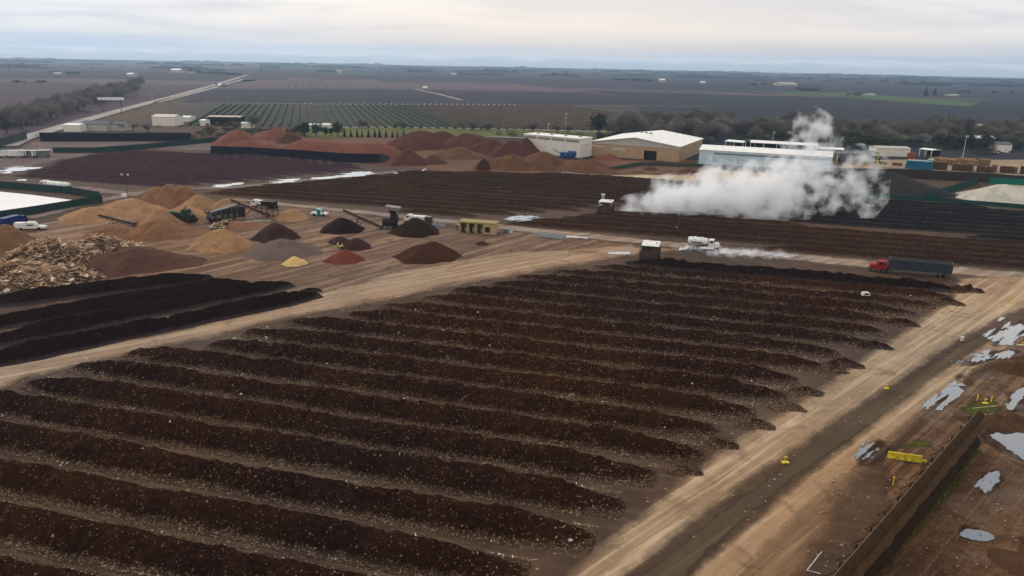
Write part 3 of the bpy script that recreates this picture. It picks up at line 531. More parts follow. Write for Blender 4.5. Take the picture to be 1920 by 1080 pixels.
for nm, lab, pk, m, am in [
    ('bark_pile', 'peaked red brown bark cone at the left end of the bark store', [(447, 277, 96, 243, 1.0)], 'redbark', .15), ('bark_pile', 'rear red bark heap with a dark end', [(520, 264, 70, 239, .8), (500, 262, 60, 245)], 'redbark', .2),
    ('bark_pile', 'dark cut end of the rear bark heap', [(545, 270, 52, 246, .8)], 'umber', .2), 
    ('bark_pile', 'great dark brown bark mound nearest the country road', [(790, 282, 160, 244, .6), (830, 280, 120, 245, .6), (760, 284, 90, 256)], 'bark', .3), ('bark_pile', 'dark brown mound behind the green shredder', [(880, 284, 150, 250, .6), (920, 290, 110, 262, .6)], 'bark', .3),
    ('soil_pile', 'charcoal heap at the end of the long bark heap', [(715, 306, 62, 287, .7)], 'dkgrey', .1), ('soil_pile', 'reddish brown heap left of the shredder', [(765, 312, 90, 280, .7)], 'bark', .15),
    ('soil_pile', 'dark brown heap in the middle of the soil store', [(812, 310, 62, 290, .8)], 'umber', .12), ('soil_pile', 'broad brown heap in front of the shredder', [(860, 300, 110, 276, .6)], 'soil', .2),
    ('soil_pile', 'sharp dark cone at the edge of the brown windrows', [(907, 320, 34, 297)], 'choc', .05), ('bark_pile', 'brown heap left of the white shed', [(960, 296, 90, 262, .6), (985, 292, 60, 258)], 'bark', .2),
    ('soil_pile', 'very broad soil heap in front of the white shed', [(1015, 322, 140, 284, .6), (960, 322, 120, 290, .6), (920, 318, 70, 298, .6)], 'soil', .2), ('soil_pile', 'yellow brown grassy heap right of the broad soil heap', [(1090, 326, 110, 298, .6), (1110, 322, 90, 299, .6)], 'soil', .12),
    ('soil_pile', 'red brown heap before the tan warehouse', [(1140, 302, 64, 287, .7)], 'redbark', .1), ('soil_pile', 'pointed grey brown heap on the pale lot', [(1218, 321, 34, 311)], 'umber', .05),
    ('soil_pile', 'small low heap on the pale lot', [(1152, 327, 18, 322)], 'umber', .04), ('soil_pile', 'flat wide heap on the pale lot', [(1196, 326, 34, 321)], 'umber', .04), ('soil_pile', 'small grey heap near the right end of the pale lot', [(1251, 324, 22, 317)], 'grey', .04),
    ('soil_pile', 'red brown heap at the right end of the pale lot', [(1290, 326, 40, 315)], 'bark', .06), ('compost_pile', 'huge charcoal mound behind the steam', [(1660, 366, 200, 322, .6), (1600, 366, 150, 322, .6), (1560, 366, 130, 330, .6)], 'dkgrey', .2),
    ('gravel_pile', 'white gravel mound inside the green fence', [(1880, 378, 150, 346, .6), (1840, 378, 90, 356, .7), (1930, 382, 120, 352, .7)], 'white', .12)]:
    pile(nm, lab, pk, pm[m], am, G)
windrow(P(520, 287), P(760, 296), pm['redbark'], h=7.6, w=13, step=1.2, ns=15, taper=10, rough=.7, flat_top=.22, name='bark_pile', label='very long flat topped red bark heap behind the black fence')['category'] = 'pile'
windrow(P(415, 284), P(540, 289), pm['redbark'], h=6.0, w=11, step=1.2, ns=15, taper=9, rough=.8, flat_top=.15, name='bark_pile', label='left flat topped red bark heap behind the black fence')['category'] = 'pile'
for i, (x, y, w_, t_) in enumerate(sorted(SPILL, key=lambda q: q[1])): pile('compost_heap', f'ragged heap spilled at the right end of the rows, {ORD[i]} from the top', [(x, y, w_, t_, .7), (x-22, y+1, w_*.7, t_+4, .8), (x+20, y+2, w_*.5, t_+7, .8)], m_comp, .9, 'compost spilled at the right ends of the rows', cat='heap')
soft_sheet('pale_lot', world_poly([(1120, 326), (1180, 318), (1330, 318), (1400, 322), (1480, 330), (1450, 345), (1300, 340), (1190, 336)]), sheet_mat('pale_lot', ['#a1927c', '#b8aa92', '#c6baa4'], None), 1.5, 2)
soft_sheet('gravel_pad', world_poly([(1790, 380), (1840, 352), (1900, 342), (2100, 350), (2100, 396), (1920, 388)]), sheet_mat('gravel_pad', ['#9a9282', '#aba493', '#bab3a4'], None), 1.5, 2)
soft_sheet('soil_store', world_poly([(380, 296), (400, 262), (740, 250), (1110, 262), (1380, 300), (1300, 330), (1100, 330), (800, 322), (640, 300)]), sheet_mat('store_ground', ['#5d4433', '#6b5140', '#7f6550'], None), 2, 5)
soft_sheet('lumber_yard', world_poly([(1560, 318), (1600, 290), (1700, 284), (1900, 292), (2300, 300), (2300, 345), (1920, 333), (1700, 319)]), sheet_mat('lumber_ground', ['#8a7a68', '#9a8b78', '#ab9d8b'], None), 2, 4)
soft_sheet('pale_yard', world_poly([(1740, 285), (1770, 272), (1850, 280), (2000, 270), (2200, 280), (2200, 300), (1900, 296)]), sheet_mat('pale_yard', ['#8d8272', '#a39885', '#b3a895'], None), 2, 4)
soft_sheet('left_yard', world_poly([(-200, 330), (-200, 300), (0, 290), (60, 266), (300, 262), (420, 268), (400, 284), (250, 280), (120, 300), (60, 315), (0, 330)]), sheet_mat('left_yard', ['#5d4e4a', '#706058', '#85776c'], None, warm=None), 2, 4)
soft_sheet('lane', strip_px([(-80, 392), (60, 408), (240, 365), (300, 356), (430, 352), (560, 340), (700, 326), (800, 318)], 9), sheet_mat('lane', ['#6e5c52', '#85736a', '#988a80'], None, warm=None), 1.2, 3)
soft_sheet('lane', strip_px([(20, 345), (130, 352), (220, 362), (270, 366)], 10), bpy.data.materials['lane'], 1.2, 3)
# ---------------------------------------------------------------- vehicles
paint_w = plain('white_paint', '#d8d6d0', .45, dirt='#8d7f70'); paint_r = plain('red_paint', '#96201e', .5, dirt='#5b4338'); glass = plain('dark_glass', '#15191c', .12, var=.02)
rubber = plain('rubber', '#191817', .85); steel = plain('grey_steel', '#6f706e', .5, .3, dirt='#4b3d33'); dark_steel = plain('dark_steel', '#2b2726', .6, .2, dirt='#4d3a2e')
dusty = plain('dusty_metal', '#4a3a32', .8, dirt='#6b5342'); blue_p = plain('blue_paint', '#1d2c66', .45); teal = plain('teal_plastic', '#1f8a82', .5); chrome = plain('chrome', '#b9bbbd', .2, .9)
green_p = plain('green_paint', '#3e7057', .5, dirt='#3a3128'); black_p = plain('black_panel', '#17181b', .7); yellow = plain('yellow_paint', '#d9bd33', .5, dirt='#a48c3c'); hopper_g = plain('pale_metal', '#8b8578', .5, .2)
def thing(name, label, cat, x, y, to=None, group=None, z=0, rz=None, off=0):
    p = P(x, y); 
    if to is not None: q = P(*to)-p; rz = math.atan2(q[1], q[0])
    return empty(name, (p[0], p[1], z), rz or 0, label=label, cat=cat, group=group)
def wheel(parent, x, y, r=.5, w=.3, rim=True):
    m = MB(); m.tube((x, y-w/2, r), (x, y+w/2, r), r, n=14); o = m.build('wheel', rubber, parent)
    if rim: k = MB(); s = 1 if y > 0 else -1; k.tube((x, y+s*w/2-.02*s, r), (x, y+s*(w/2+.03), r), r*.55, n=10); k.build('rim', chrome, o)
    return o
def cab(parent, x, mat, hood=1.9, wid=2.3, sleeper=0., z0=.75, tall=2.75):
    # conventional cab: nose towards +x; x = rear of cab
    m = MB(); l = 1.5+sleeper
    m.prism([(x, z0), (x+l+hood, z0), (x+l+hood+.05, z0+.55), (x+l+hood-.15, z0+1.0), (x+l+.25, z0+1.2), (x+l-.15, tall), (x, tall+.02)], -wid/2, wid/2)
    o = m.build('cab', mat, parent)
    g = MB(); g.prism([(x+l+.18, z0+1.28), (x+l+.27, z0+1.24), (x+l-.08, tall-.12), (x+l-.17, tall-.1)], -wid/2+.15, wid/2-.15); g.build('windscreen', glass, o)
    for s in (-1, 1): g = MB(); g.box((x+l-.62, s*(wid/2+.005), z0+1.45), (.85, .03, .6)); g.build('side_window', glass, o)
    b = MB(); b.box((x+l+hood+.1, 0, z0-.1), (.2, wid, .35)); b.build('bumper', chrome, parent)
    for s in (-1, 1): h_ = MB(); h_.box((x+l+hood+.06, s*(wid/2-.25), z0+.4), (.08, .3, .22)); h_.build('headlight', chrome, parent)
    for s in (-1, 1): h_ = MB(); h_.box((x+l-.1, s*(wid/2+.25), z0+1.4), (.08, .3, .5)); h_.build('mirror', mat, o)
    return o
def tanker_truck():
    t = thing('water_truck', 'white water tanker truck driving right on the service road', 'truck', 1289, 462, (1333, 466.5))
    m = MB(); m.box((4.2, 0, .8), (8, .9, .25)); m.build('chassis', dark_steel, t)
    m = MB(); n = 16
    V = []
    for xx, k in ((.1, .82), (.25, 1), (5.55, 1), (5.7, .82)):
        for i in range(n): a = 2*math.pi*i/n; V.append((xx, 1.2*k*math.cos(a), 2.0+1.0*k*math.sin(a)))
    m.add(V, [(j*n+i, j*n+(i+1) % n, (j+1)*n+(i+1) % n, (j+1)*n+i) for j in range(3) for i in range(n)]+[tuple(range(n)), tuple(range(3*n, 4*n))]); tk = m.build('tank', paint_w, t, True)
    m = MB(); m.box((2.8, 0, 3.02), (3.6, .5, .08)); m.tube((2, 0, 2.95), (2, 0, 3.2), .3); m.tube((4, 0, 2.95), (4, 0, 3.2), .3); m.build('walkway', paint_w, tk)
    m = MB(); m.box((2.6, -1.22, 1.75), (3., .03, .28)); m.build('stripe', dark_steel, tk)
    cab(t, 5.95, paint_w, 1.4, 2.3)
    for xx in (1.3, 2.5, 8.1):
        for s in (-1, 1): wheel(t, xx, s*.95, .5, .5 if xx < 4 else .32)
    for s in (-1, 1): m = MB(); m.box((1.9, s*.98, 1.08), (2.7, .5, .06)); m.build('fender', paint_w, t)
tanker_truck()
def semi():
    t = thing('semi_truck', 'red semi truck with a long ribbed charcoal trailer parked beside the black windrow', 'truck', 1781, 521, (1640, 508))
    c = cab(t, 15.0, paint_r, 1.8, 2.4, .5, .9, 2.9)
    m = MB(); m.box((15.9, 0, .8), (6.6, .9, .25)); m.build('chassis', dark_steel, t)
    m = MB(); [m.tube((14.9, s*1.0, 1), (14.9, s*1.0, 3.5), .09) for s in (-1, 1)]; m.build('exhaust', chrome, t)
    tm = plain('trailer_charcoal', '#30343a', .5, dirt='#4d4a48'); m = MB(); L = 14.4; m.box((L/2, 0, 1.15), (L, 2.5, .1)); [m.box((L/2, s*1.25, 2.5), (L, .06, 2.7)) for s in (-1, 1)]; [m.box((q, 0, 2.5), (.06, 2.44, 2.7)) for q in (.03, L-.03)]; tr = m.build('trailer', tm, t)
    m = MB(); m.box((L/2, 0, 3.7), (L-.1, 2.45, .06)); m.build('tarp', plain('black_tarp', '#1b1d20', .8), tr)
    m = MB(); [m.box((L/2, s*1.28, 3.85), (L+.1, .12, .12)) for s in (-1, 1)]; m.box((0, 0, 3.85), (.12, 2.5, .12)); m.box((L, 0, 3.85), (.12, 2.5, .12)); [m.box((L/2, s*1.29, 1.1), (L+.1, .1, .2)) for s in (-1, 1)]; m.build('top_rail', steel, tr)
    m = MB(); [m.box((.3+.62*i, s*1.31, 2.45), (.12, .08, 2.5)) for i in range(23) for s in (-1, 1)]; m.build('rib', plain('rib_grey', '#4b5058', .5), tr)
    for xx in (1.2, 2.5, 14.4, 15.6, 18.2):
        for s in (-1, 1): wheel(t, xx, s*1.0, .52, .5 if xx < 17 else .32)
semi()
def turner(name, label, x, y, to, w=6.6, hh=4.6, straddle=True, col=green_p, group='windrow turners'):
    t = thing(name, label, 'machine', x, y, to, group)
    m = MB(); W = w/2
    for s in (-1, 1): m.box((0, s*W, hh*.42), (5.2, .9, hh*.5)); m.box((-1.2, s*W, hh*.75), (2, .5, hh*.25))
    m.box((.2, 0, hh*.62), (1.2, w, .5)); m.box((-1.6, 0, hh*.62), (.8, w, .4)); m.build('frame', dusty, t)
    for s in (-1, 1):
        k = MB(); k.box((0, s*W, .42), (5.6, .8, .8), tz=.86); k.build('track', rubber, t)
    m = MB(); m.tube((-.4, -W, 1.0), (-.4, W, 1.0), .5, n=12)
    for i in range(16): a = i*1.3; m.box((-.4+.6*math.cos(a), -W+w*(i+.5)/16, 1.+.6*math.sin(a)), (.12, .12, .5), ry=a)
    m.build('drum', dark_steel, t)
    m = MB(); m.box((-.9, W*.35, hh*.8), (3.2, w*.42, hh*.3)); m.tube((-1.6, .6, hh*.9), (-1.6, .6, hh*1.12), .12); m.build('engine', dusty, t)
    m = MB(); m.box((1.3, -W*.55, hh*.79), (1.7, 1.7, hh*.36)); c = m.build('cab', col, t)
    m = MB(); m.box((2.17, -W*.55, hh*.82), (.04, 1.4, .9)); [m.box((1.3, -W*.55+q*.87, hh*.82), (1.3, .04, .9)) for q in (-1, 1)]; m.build('window', glass, c)
    m = MB(); m.box((-.1, 0, hh), (4.6, w+.5, .14)); m.box((-.1, 0, hh+.1), (3.4, w*.6, .1)); m.build('roof', paint_w, t)
    for sx in (-2.2, 2.0):
        for s in (-1, 1): m = MB(); m.tube((sx, s*(W+.1), hh*.4), (sx, s*(W+.1), hh), .09); m.build('post', col, t)
    m = MB(); [m.tube((2.7, s*W, .8), (2.9, s*W*.6, hh*.6), .08) for s in (-1, 1)]; m.build('brace', steel, t); return t
turner('windrow_turner', 'dusty green windrow turner with white roof at the head of the black windrow', 1218, 487, (1180, 484), 5.9, 4.5)
tb = turner('windrow_turner', 'pale windrow turner with open cab frame starting the steaming windrow', 1135, 401, (1100, 398.5), 5.2, 4.6, col=paint_w)
m = MB(); [m.tube((1+q*.6, -1.2, 4.6), (1+q*.6, -1.2, 6.6), .1) for q in (0, 1)]; m.box((1.3, -1.2, 6.6), (1.2, .5, .5)); m.build('exhaust', paint_w, tb)
def long_tanker():
    t = thing('tank_truck', 'white road tanker with rounded tank parked behind the green fence', 'truck', 131, 358, (60, 351))
    m = MB(); n = 14; V = []
    for xx, k in ((.1, .8), (.4, 1), (10.6, 1), (10.9, .8)):
        for i in range(n): a = 2*math.pi*i/n; V.append((xx, 1.25*k*math.cos(a), 2.1+1.1*k*math.sin(a)))
    m.add(V, [(j*n+i, j*n+(i+1) % n, (j+1)*n+(i+1) % n, (j+1)*n+i) for j in range(3) for i in range(n)]+[tuple(range(n)), tuple(range(3*n, 4*n))]); m.build('tank', paint_w, t, True)
    m = MB(); m.box((7, 0, .8), (12.5, .9, .25)); m.build('chassis', dark_steel, t)
    m = MB(); m.box((.2, 0, 1.2), (.5, 2.2, 1.6)); m.build('rear_locker', steel, t)
    cab(t, 11.4, paint_w, .5, 2.4, .6, .8, 3.2)
    for xx in (1.4, 2.7, 10.4, 13.2):
        for s in (-1, 1): wheel(t, xx, s*.95, .5, .4, False)
long_tanker()
def pickup(label, x, y, to, body=paint_w, L=5.6, cap=False, group=None, name='pickup_truck', rig=False):
    t = thing(name, label, 'truck' if L > 5 else 'car', x, y, to, group)
    m = MB(); m.prism([(0, .5), (L, .5), (L, .95), (L-.1, 1.1), (L*.74, 1.2), (L*.66, 1.85 if not rig else 2.3), (L*.40, 1.88 if not rig else 2.35), (L*.36, 1.2), (0, 1.15)], -.95, .95); b = m.build('body', body, t)
    m = MB(); m.prism([(L*.735, 1.24), (L*.745, 1.26), (L*.668, 1.8), (L*.655, 1.8)], -.8, .8); [m.box((L*.53, s*.96, 1.52), (L*.22, .03, .4)) for s in (-1, 1)]; m.build('window', glass, b)
    if cap: m = MB(); m.box((L*.17, 0, 1.65), (L*.35, 1.85, 1.1 if rig else .8)); m.build('canopy', body, t)
    for xx in (L*.2, L*.8):
        for s in (-1, 1): wheel(t, xx, s*.85, .4, .28, False)
    return t
pickup('white pickup truck parked behind the teal portable toilet', 585, 403.5, (612, 405), L=5.6)
pickup('white service truck with canopy parked in front of the blue truck', 30, 431, (79, 430), L=8.2, cap=True, rig=True, name='service_truck')
def box_truck(label, x, y, to, L, mat, cmat, hb=2.6, name='flatbed_truck', z=1.0, hood=.8):
    t = thing(name, label, 'truck', x, y, to)
    m = MB(); m.box((L/2, 0, z+hb/2), (L, 2.4, hb)); m.build('box', mat, t)
    m = MB(); m.box((L/2+1, 0, .8), (L+3, .9, .25)); m.build('chassis', dark_steel, t); cab(t, L+.3, cmat, hood, 2.3)
    for xx in (1.2, 2.4, L+1.9):
        for s in (-1, 1): wheel(t, xx, s*.95, .48, .4, False)
box_truck('dark blue truck with open ribbed box behind the white service truck', 4, 430, (50, 418), 6.5, blue_p, blue_p, 2.2, 'dump_truck')
box_truck('long white truck standing behind the storage hopper', 520, 392, (467, 387.5), 7.5, paint_w, paint_w, 1.0, z=1.6)
box_truck('white truck half hidden by the dark olive brown cone', 798, 420, (762, 417), 4.5, paint_w, paint_w, 1.5)
pickup('tiny white van driving on the highway', 323, 182.5, (318, 184), L=6, cap=True, name='van', rig=True)
for i, (x, y) in enumerate([(1742, 301), (1860, 287), (1878, 286), (1872, 272)]):
    pickup(['white car parked beside the pallet stacks', 'white car parked on the pale yard near the shrubs', 'silver car behind the white car on the pale yard', 'white car under the far trees'][i], x, y, (x+10, y+1.5), L=4.8, name='parked_car', group='cars parked around the pale yard')
# roll-off boxes and trailers, upper left
for i, (x, w_, c, lab) in enumerate([(-8, 6, teal, 'grey trailer with a green top at the left edge'), (16, 7, paint_w, 'pale grey trailer second in the row at left'), (42, 6, steel, 'grey trailer with open white doors, third in the row'), (60, 8, steel, 'dull grey trailer at the right end of the row')]):
    t = thing('trailer', lab, 'trailer', x, 296, (x+20, 295.3), 'trailers parked in a row at upper left')
    m = MB(); m.box((w_/2, 0, 2.3), (w_, 2.5, 2.7)); m.build('body', c if i else paint_w, t)
    m = MB(); m.box((w_/2, 0, 3.7), (w_+.1, 2.6, .08)); m.build('roof', teal if i == 0 else paint_w, t)
    m = MB(); m.box((w_/2, 0, .8), (w_, 1, .3)); m.build('chassis', dark_steel, t)
    if i > 1: m = MB(); m.box((.5, -1.3, 2.3), (.7, .08, 2.4)); m.box((1.6, -1.3, 2.3), (.35, .08, 2.4)); m.build('door', paint_w, t)
    for xx in (1, 2.1, w_-1): [wheel(t, xx, s*.9, .45, .35, False) for s in (-1, 1)]
# ---------------------------------------------------------------- yard machines
def truss(mb, a, b, w, h, n=8, r=.06):
    a = Vector(a); b = Vector(b); u = (b-a).normalized(); s = Vector((-u.y, u.x, 0)).normalized()*w/2; v = Vector((0, 0, h))
    for o in (s, -s):
        mb.tube(a+o, b+o, r, n=5); mb.tube(a+o-v, b+o-v, r, n=5)
        for i in range(n): p = a+(b-a)*i/n+o; q = a+(b-a)*(i+1)/n+o; mb.tube(p, q-v if i % 2 else q, r*.6, n=4) if i % 2 else mb.tube(p-v, q, r*.6, n=4); mb.tube(p, p-v, r*.6, n=4)
def conveyor(label, tip, foot, foot_z=.6, mat=dusty, wid=1.2, legs=True, group='stacking conveyors', depth=None, lm=None):
    f = P(*foot, foot_z); tp = PY(*tip, f[1]+(depth or 0)); t = empty('conveyor', (f[0], f[1], 0), 0, label=label, cat='conveyor', group=group)
    a = Vector((0, 0, foot_z)); b = Vector((tp[0]-f[0], tp[1]-f[1], max(tp[2], 1.)))
    m = MB(); truss(m, a, b, wid, .55, 14, .07); m.build('frame', mat, t)
    m = MB(); m.beam(a+Vector((0, 0, .08)), b+Vector((0, 0, .08)), wid*.9, .1); m.build('belt', lm or rubber, t)
    if legs:
        for s in (-1, 1): m = MB(); q = a.lerp(b, .62); m.tube(q+Vector((0, s*.6, -.3)), (q.x-.8, q.y+s*1.2, 0), .09); m.tube(a.lerp(b, .45)+Vector((0, s*.6, -.3)), (q.x-.8, q.y+s*1.2, 0), .07); m.build('leg', mat, t)
    m = MB(); m.box(tuple(a), (.9, wid+.4, .9)); m.build('tail_box', mat, t); return t
conveyor('long dark stacking conveyor rising left above the black maroon cone', (643, 393), (716, 426))
conveyor('brown conveyor rising left from the storage hopper', (432, 374), (503, 403), 1.2)
conveyor('thin rusty conveyor lying across the tan chip heaps', (184, 403), (252, 420), .8)
conveyor('white conveyor leaning against the bark heap beside the white shed', (962, 268), (987, 284), 1, paint_w, 1.5, False, lm=paint_w)
def screen_hopper():
    t = thing('screening_hopper', 'tall dark screening machine with a pale tilted hopper on top', 'machine', 717, 428, (750, 429.5))
    m = MB(); m.tube((.4, 0, 2.0), (4.6, 0, 2.4), 1.35, n=16); m.build('drum', dark_steel, t)
    m = MB(); [m.box((xx, yy, .6), (.25, .25, 1.2)) for xx in (.6, 2.5, 4.4) for yy in (-1, 1)]; m.box((2.6, 0, 1.1), (5, 2.2, .3)); m.box((3.9, 0, 3.4), (2.4, 2.2, 2.2), tz=.8); m.build('frame', dark_steel, t)
    m = MB(); m.box((3.6, 0, 5.2), (1.3, 1.3, 1.8), tz=1.8, tx=1.8); m.build('chute', dark_steel, t)
    m = MB(); m.box((3.6, 0, 6.5), (3.9, 2.7, 1.1), tz=1.15, tx=1.15, ry=.1); m.build('hopper', hopper_g, t)
    m = MB(); m.box((.7, 1.9, 1.2), (1.6, .1, 2.0)); [m.box((1.4+q*.9, -1.9, .6), (.7, .7, 1.2)) for q in (0, 1, 2)]; m.build('generator', steel, t)
    for xx in (1, 4): [wheel(t, xx, s*1.15, .45, .3, False) for s in (-1, 1)]
screen_hopper()
def storage_hopper():
    t = thing('storage_hopper', 'dark trough hopper standing on tall steel legs in front of the white truck', 'machine', 493, 405, (521, 406.5))
    m = MB(); m.prism([(0, 5.2), (5.2, 5.2), (4.4, 3.6), (.8, 3.6)], -1.5, 1.5); h_ = m.build('trough', dark_steel, t)
    m = MB(); [m.box((2.6, s*1.55, 5.25), (5.4, .15, .2)) for s in (-1, 1)]; m.build('rim_rail', hopper_g, h_)
    for xx in (.5, 2.6, 4.7):
        for s in (-1, 1): m = MB(); m.box((xx, s*1.4, 2.0), (.2, .2, 4.0)); m.build('leg', dark_steel, t)
    m = MB(); [m.tube((.5, s*1.4, .5), (2.6, s*1.4, 3), .06) or m.tube((2.6, s*1.4, .5), (4.7, s*1.4, 3), .06) for s in (-1, 1)]; m.build('brace', dark_steel, t)
storage_hopper()
def grinder():
    t = thing('grinder', 'long dark wood grinder with sloping hopper and walkways among the chip heaps', 'machine', 388, 419, (455, 412))
    m = MB(); m.prism([(0, 1.2), (11.5, 1.2), (11.5, 3.2), (9.5, 4.6), (1.2, 2.9)], -1.5, 1.5); m.build('body', dark_steel, t)
    m = MB(); m.beam((1, -1.2, 3.3), (9.6, -1.2, 5.1), .5, .5); m.beam((1, 1.2, 3.3), (9.6, 1.2, 5.1), .5, .5); m.beam((1.5, 0, 3.5), (9.4, 0, 5.2), 1.6, .15); m.build('infeed', plain('slate_metal', '#4b4a52', .5, .3), t)
    m = MB(); m.box((10.6, 0, 3.0), (2.2, 2.6, 2.8)); m.tube((10.6, .7, 4.3), (10.6, .7, 5.4), .15); m.build('engine_house', black_p, t)
    for i in range(5): m = MB(); m.box((1.5+i*1.9, -1.58, 2.1), (.9, .12, .9)); m.build('side_panel', [steel, hopper_g, green_p, steel, dusty][i], t)
    m = MB(); [m.tube((1+i*1.6, -1.7, 1.2), (1+i*1.6, -1.7, 3.9+i*.2), .05, n=5) for i in range(6)]; m.beam((1, -1.7, 3.9), (9, -1.7, 4.9), .07, .07); m.build('railing', hopper_g, t)
    for xx in (1.5, 2.8, 4.1): [wheel(t, xx, s*1.2, .5, .4, False) for s in (-1, 1)]
    m = MB(); [m.box((8.5, s*1.2, .6), (.3, .3, 1.2)) for s in (-1, 1)]; m.build('leg', dark_steel, t)
grinder()
def feeder():
    t = thing('feed_hopper', 'low charcoal feed hopper with a green tailboard left of the grinder', 'machine', 330, 414, (392, 424))
    m = MB(); m.prism([(0, 1.0), (8.0, .5), (8.6, 1.5), (6.5, 2.2), (3.5, 3.1), (-.6, 3.0)], -1.6, 1.6); m.build('body', plain('slate', '#2b2a2c', .7, dirt='#473c36'), t)
    m = MB(); m.box((-.5, 0, 2.1), (1.4, 3.6, 2.2), ry=-.2); m.build('tailboard', plain('green_board', '#1f9a6c', .6), t)
    m = MB(); m.beam((3, 0, 3.2), (5.6, 0, 5.4), .35, .3); m.build('arm', hopper_g, t)
    m = MB(); m.box((4.8, .3, 3.4), (2.2, 2, 1.4)); m.box((7, 0, 2.6), (2.4, 1.6, 1.0), ry=.3); m.build('engine', plain('dull_green', '#2c3626', .7), t)
    for s in (-1, 1): m = MB(); m.box((3.6, s*1.3, .4), (5.6, .5, .8), tz=.85); m.build('track', rubber, t)
feeder()
def crusher(name, label, x, y, to, body, L=9., h=3.):
    t = thing(name, label, 'machine', x, y, to)
    m = MB(); m.box((L/2, 0, h*.55), (L, 2.6, h*.7)); m.box((L*.7, 0, h), (L*.45, 2.8, h*.35), tz=1.2); m.build('body', body, t)
    m = MB(); m.beam((L*.1, 0, h*.6), (-L*.35, 0, h*1.3), 1.2, .35); m.build('belt', body, t)
    m = MB(); [m.box((L*q, -1.34, h*.6), (L*.16, .08, h*.4)) for q in (.12, .45, .75)]; m.build('panel', dark_steel, t)
    for s in (-1, 1): m = MB(); m.box((L/2, s*1.1, .45), (L*.6, .5, .9), tz=.85); m.build('track', rubber, t)
crusher('shredder', 'pale green mobile shredder between the brown mounds', 794, 278, (832, 279.5), plain('pale_green_paint', '#6f9a78', .5))
crusher('screener', 'blue mobile screener in front of the white shed', 1050, 295, (1085, 296), plain('blue_machine', '#2c62a0', .5), 10, 3.2)
def excavator(label, x, y, to):
    t = thing('loader', label, 'machine', x, y, to); m = MB(); m.box((2, 0, 1.3), (3.6, 2.2, 1.2)); m.box((3.4, 0, 1.6), (1, 2.4, .6)); m.build('body', yellow, t)
    m = MB(); m.box((1.9, 0, 2.5), (1.3, 1.4, 1.3)); m.build('cab', glass, t); m = MB(); m.beam((3.6, 0, 1.6), (5.4, 0, .8), .4, .3); m.box((5.8, 0, .7), (.9, 2.4, .9)); m.build('bucket', steel, t)
    for xx in (.8, 3.2): [wheel(t, xx, s*1.2, .7, .5, False) for s in (-1, 1)]
excavator('small yellow loader at the edge of the yellow post shed', 1640, 306, (1650, 307))
# ---------------------------------------------------------------- small yard things
def toilet():
    t = thing('portable_toilet', 'teal portable toilet in front of the white pickup', 'toilet', 599, 404.5, (603, 404.8))
    m = MB(); m.box((0, 0, 1.1), (1.5, 1.5, 2.2)); m.build('cabin', teal, t); m = MB(); m.box((0, 0, 2.28), (1.6, 1.6, .16), tz=.8, tx=.8); m.build('roof', plain('pale_teal', '#8fc0bb', .5), t); m = MB(); m.box((0, -.77, 1.05), (.8, .05, 1.8)); m.build('door', plain('teal_door', '#27766f', .5), t)
toilet()
def bunker():
    t = thing('concrete_bunker', 'beige block shelter with four open bays beside the service road', 'building', 864, 433, (935, 438)); bg = plain('beige_block', '#b09a6c', .9, dirt='#8c774f'); L = 11.6
    m = MB(); m.box((L/2, 1.9, 1.6), (L-.1, .3, 3.2)); m.build('wall', bg, t)
    for i in range(5): m = MB(); w_ = .5 if i < 4 else 1.7; m.box((.25+i*2.55 if i < 4 else L-.85, 0, 1.55), (w_, 4.1, 3.1)); m.build('pier', bg, t)
    m = MB(); m.box((L/2, 0, 3.3), (L+.3, 4.4, .42)); m.build('roof', plain('beige_roof', '#9d8c5e', .9), t)
    m = MB(); m.box((9.0, -1.9, 2.65), (2.0, .3, .85)); m.build('lintel', bg, t); m = MB(); m.box((9.0, -1.9, .25), (2.0, .3, .5)); m.build('sill', bg, t)
    for i in range(3): k = MB(); k.tube((1.6+i*2.55, .4, 0), (1.6+i*2.55, .4, 1.4), .55, n=12); o = k.build('bin', plain('pale_bin', '#b8a48c', .8), None); o.location = t.location; o.rotation_euler = t.rotation_euler; props(o, ['pale round bin in the left bay of the beige shelter', 'pale round bin in the second bay of the beige shelter', 'pale round bin in the third bay of the beige shelter'][i], 'bin', 'bins standing in the beige shelter')
bunker()
def crate(name, label, x, y, to, d, mat, group=None):
    t = thing(name, label, 'crate', x, y, to, group); m = MB(); m.box((0, 0, d[2]/2+.12), d); m.build('box', mat, t); m = MB(); [m.box((s*(d[0]/2-.1), 0, .06), (.2, d[1], .12)) for s in (-1, 1)]; m.box((0, 0, .06), (d[0]-.2, .2, .08)); m.build('skid', hopper_g, t); m = MB(); m.box((0, 0, d[2]+.16), (d[0]+.08, d[1]+.08, .07)); m.build('lid', hopper_g, t); return t
crate('tote', 'grey tote at the left end of the beige shelter', 860, 430, (870, 431), (1.3, 1.3, 1.3), steel)
for i, (x, c) in enumerate([(944, steel), (950, steel), (956, plain('pale_blue_tote', '#a9b9bd', .5))]): crate('tote', ['dark grey tote right of the beige shelter', 'middle grey tote right of the beige shelter', 'pale blue tote right of the beige shelter'][i], x+2, 436.5+i*.4, (x+12, 437.2+i*.4), (1.0, 1.1, 1.1), c, 'totes near the beige shelter')
tm_ = plain('tote_plastic', '#9aa3a6', .5, dirt='#6d6a64')
t0 = None
for r_ in range(2):
    for i in range(9):
        x = 1011+i*5.2+r_*1.5; y = 441+i*.6+r_*3.2
        if t0 is None: t0 = c_ = crate('tote', 'grey caged tote in the double row beside the service road', x, y, (x+10, y+1.1), (.86, .95, 1.05), tm_, 'caged totes in the double row'); continue
        c_ = copy_tree(t0); p = P(x, y); c_.location = (p[0], p[1], 0)
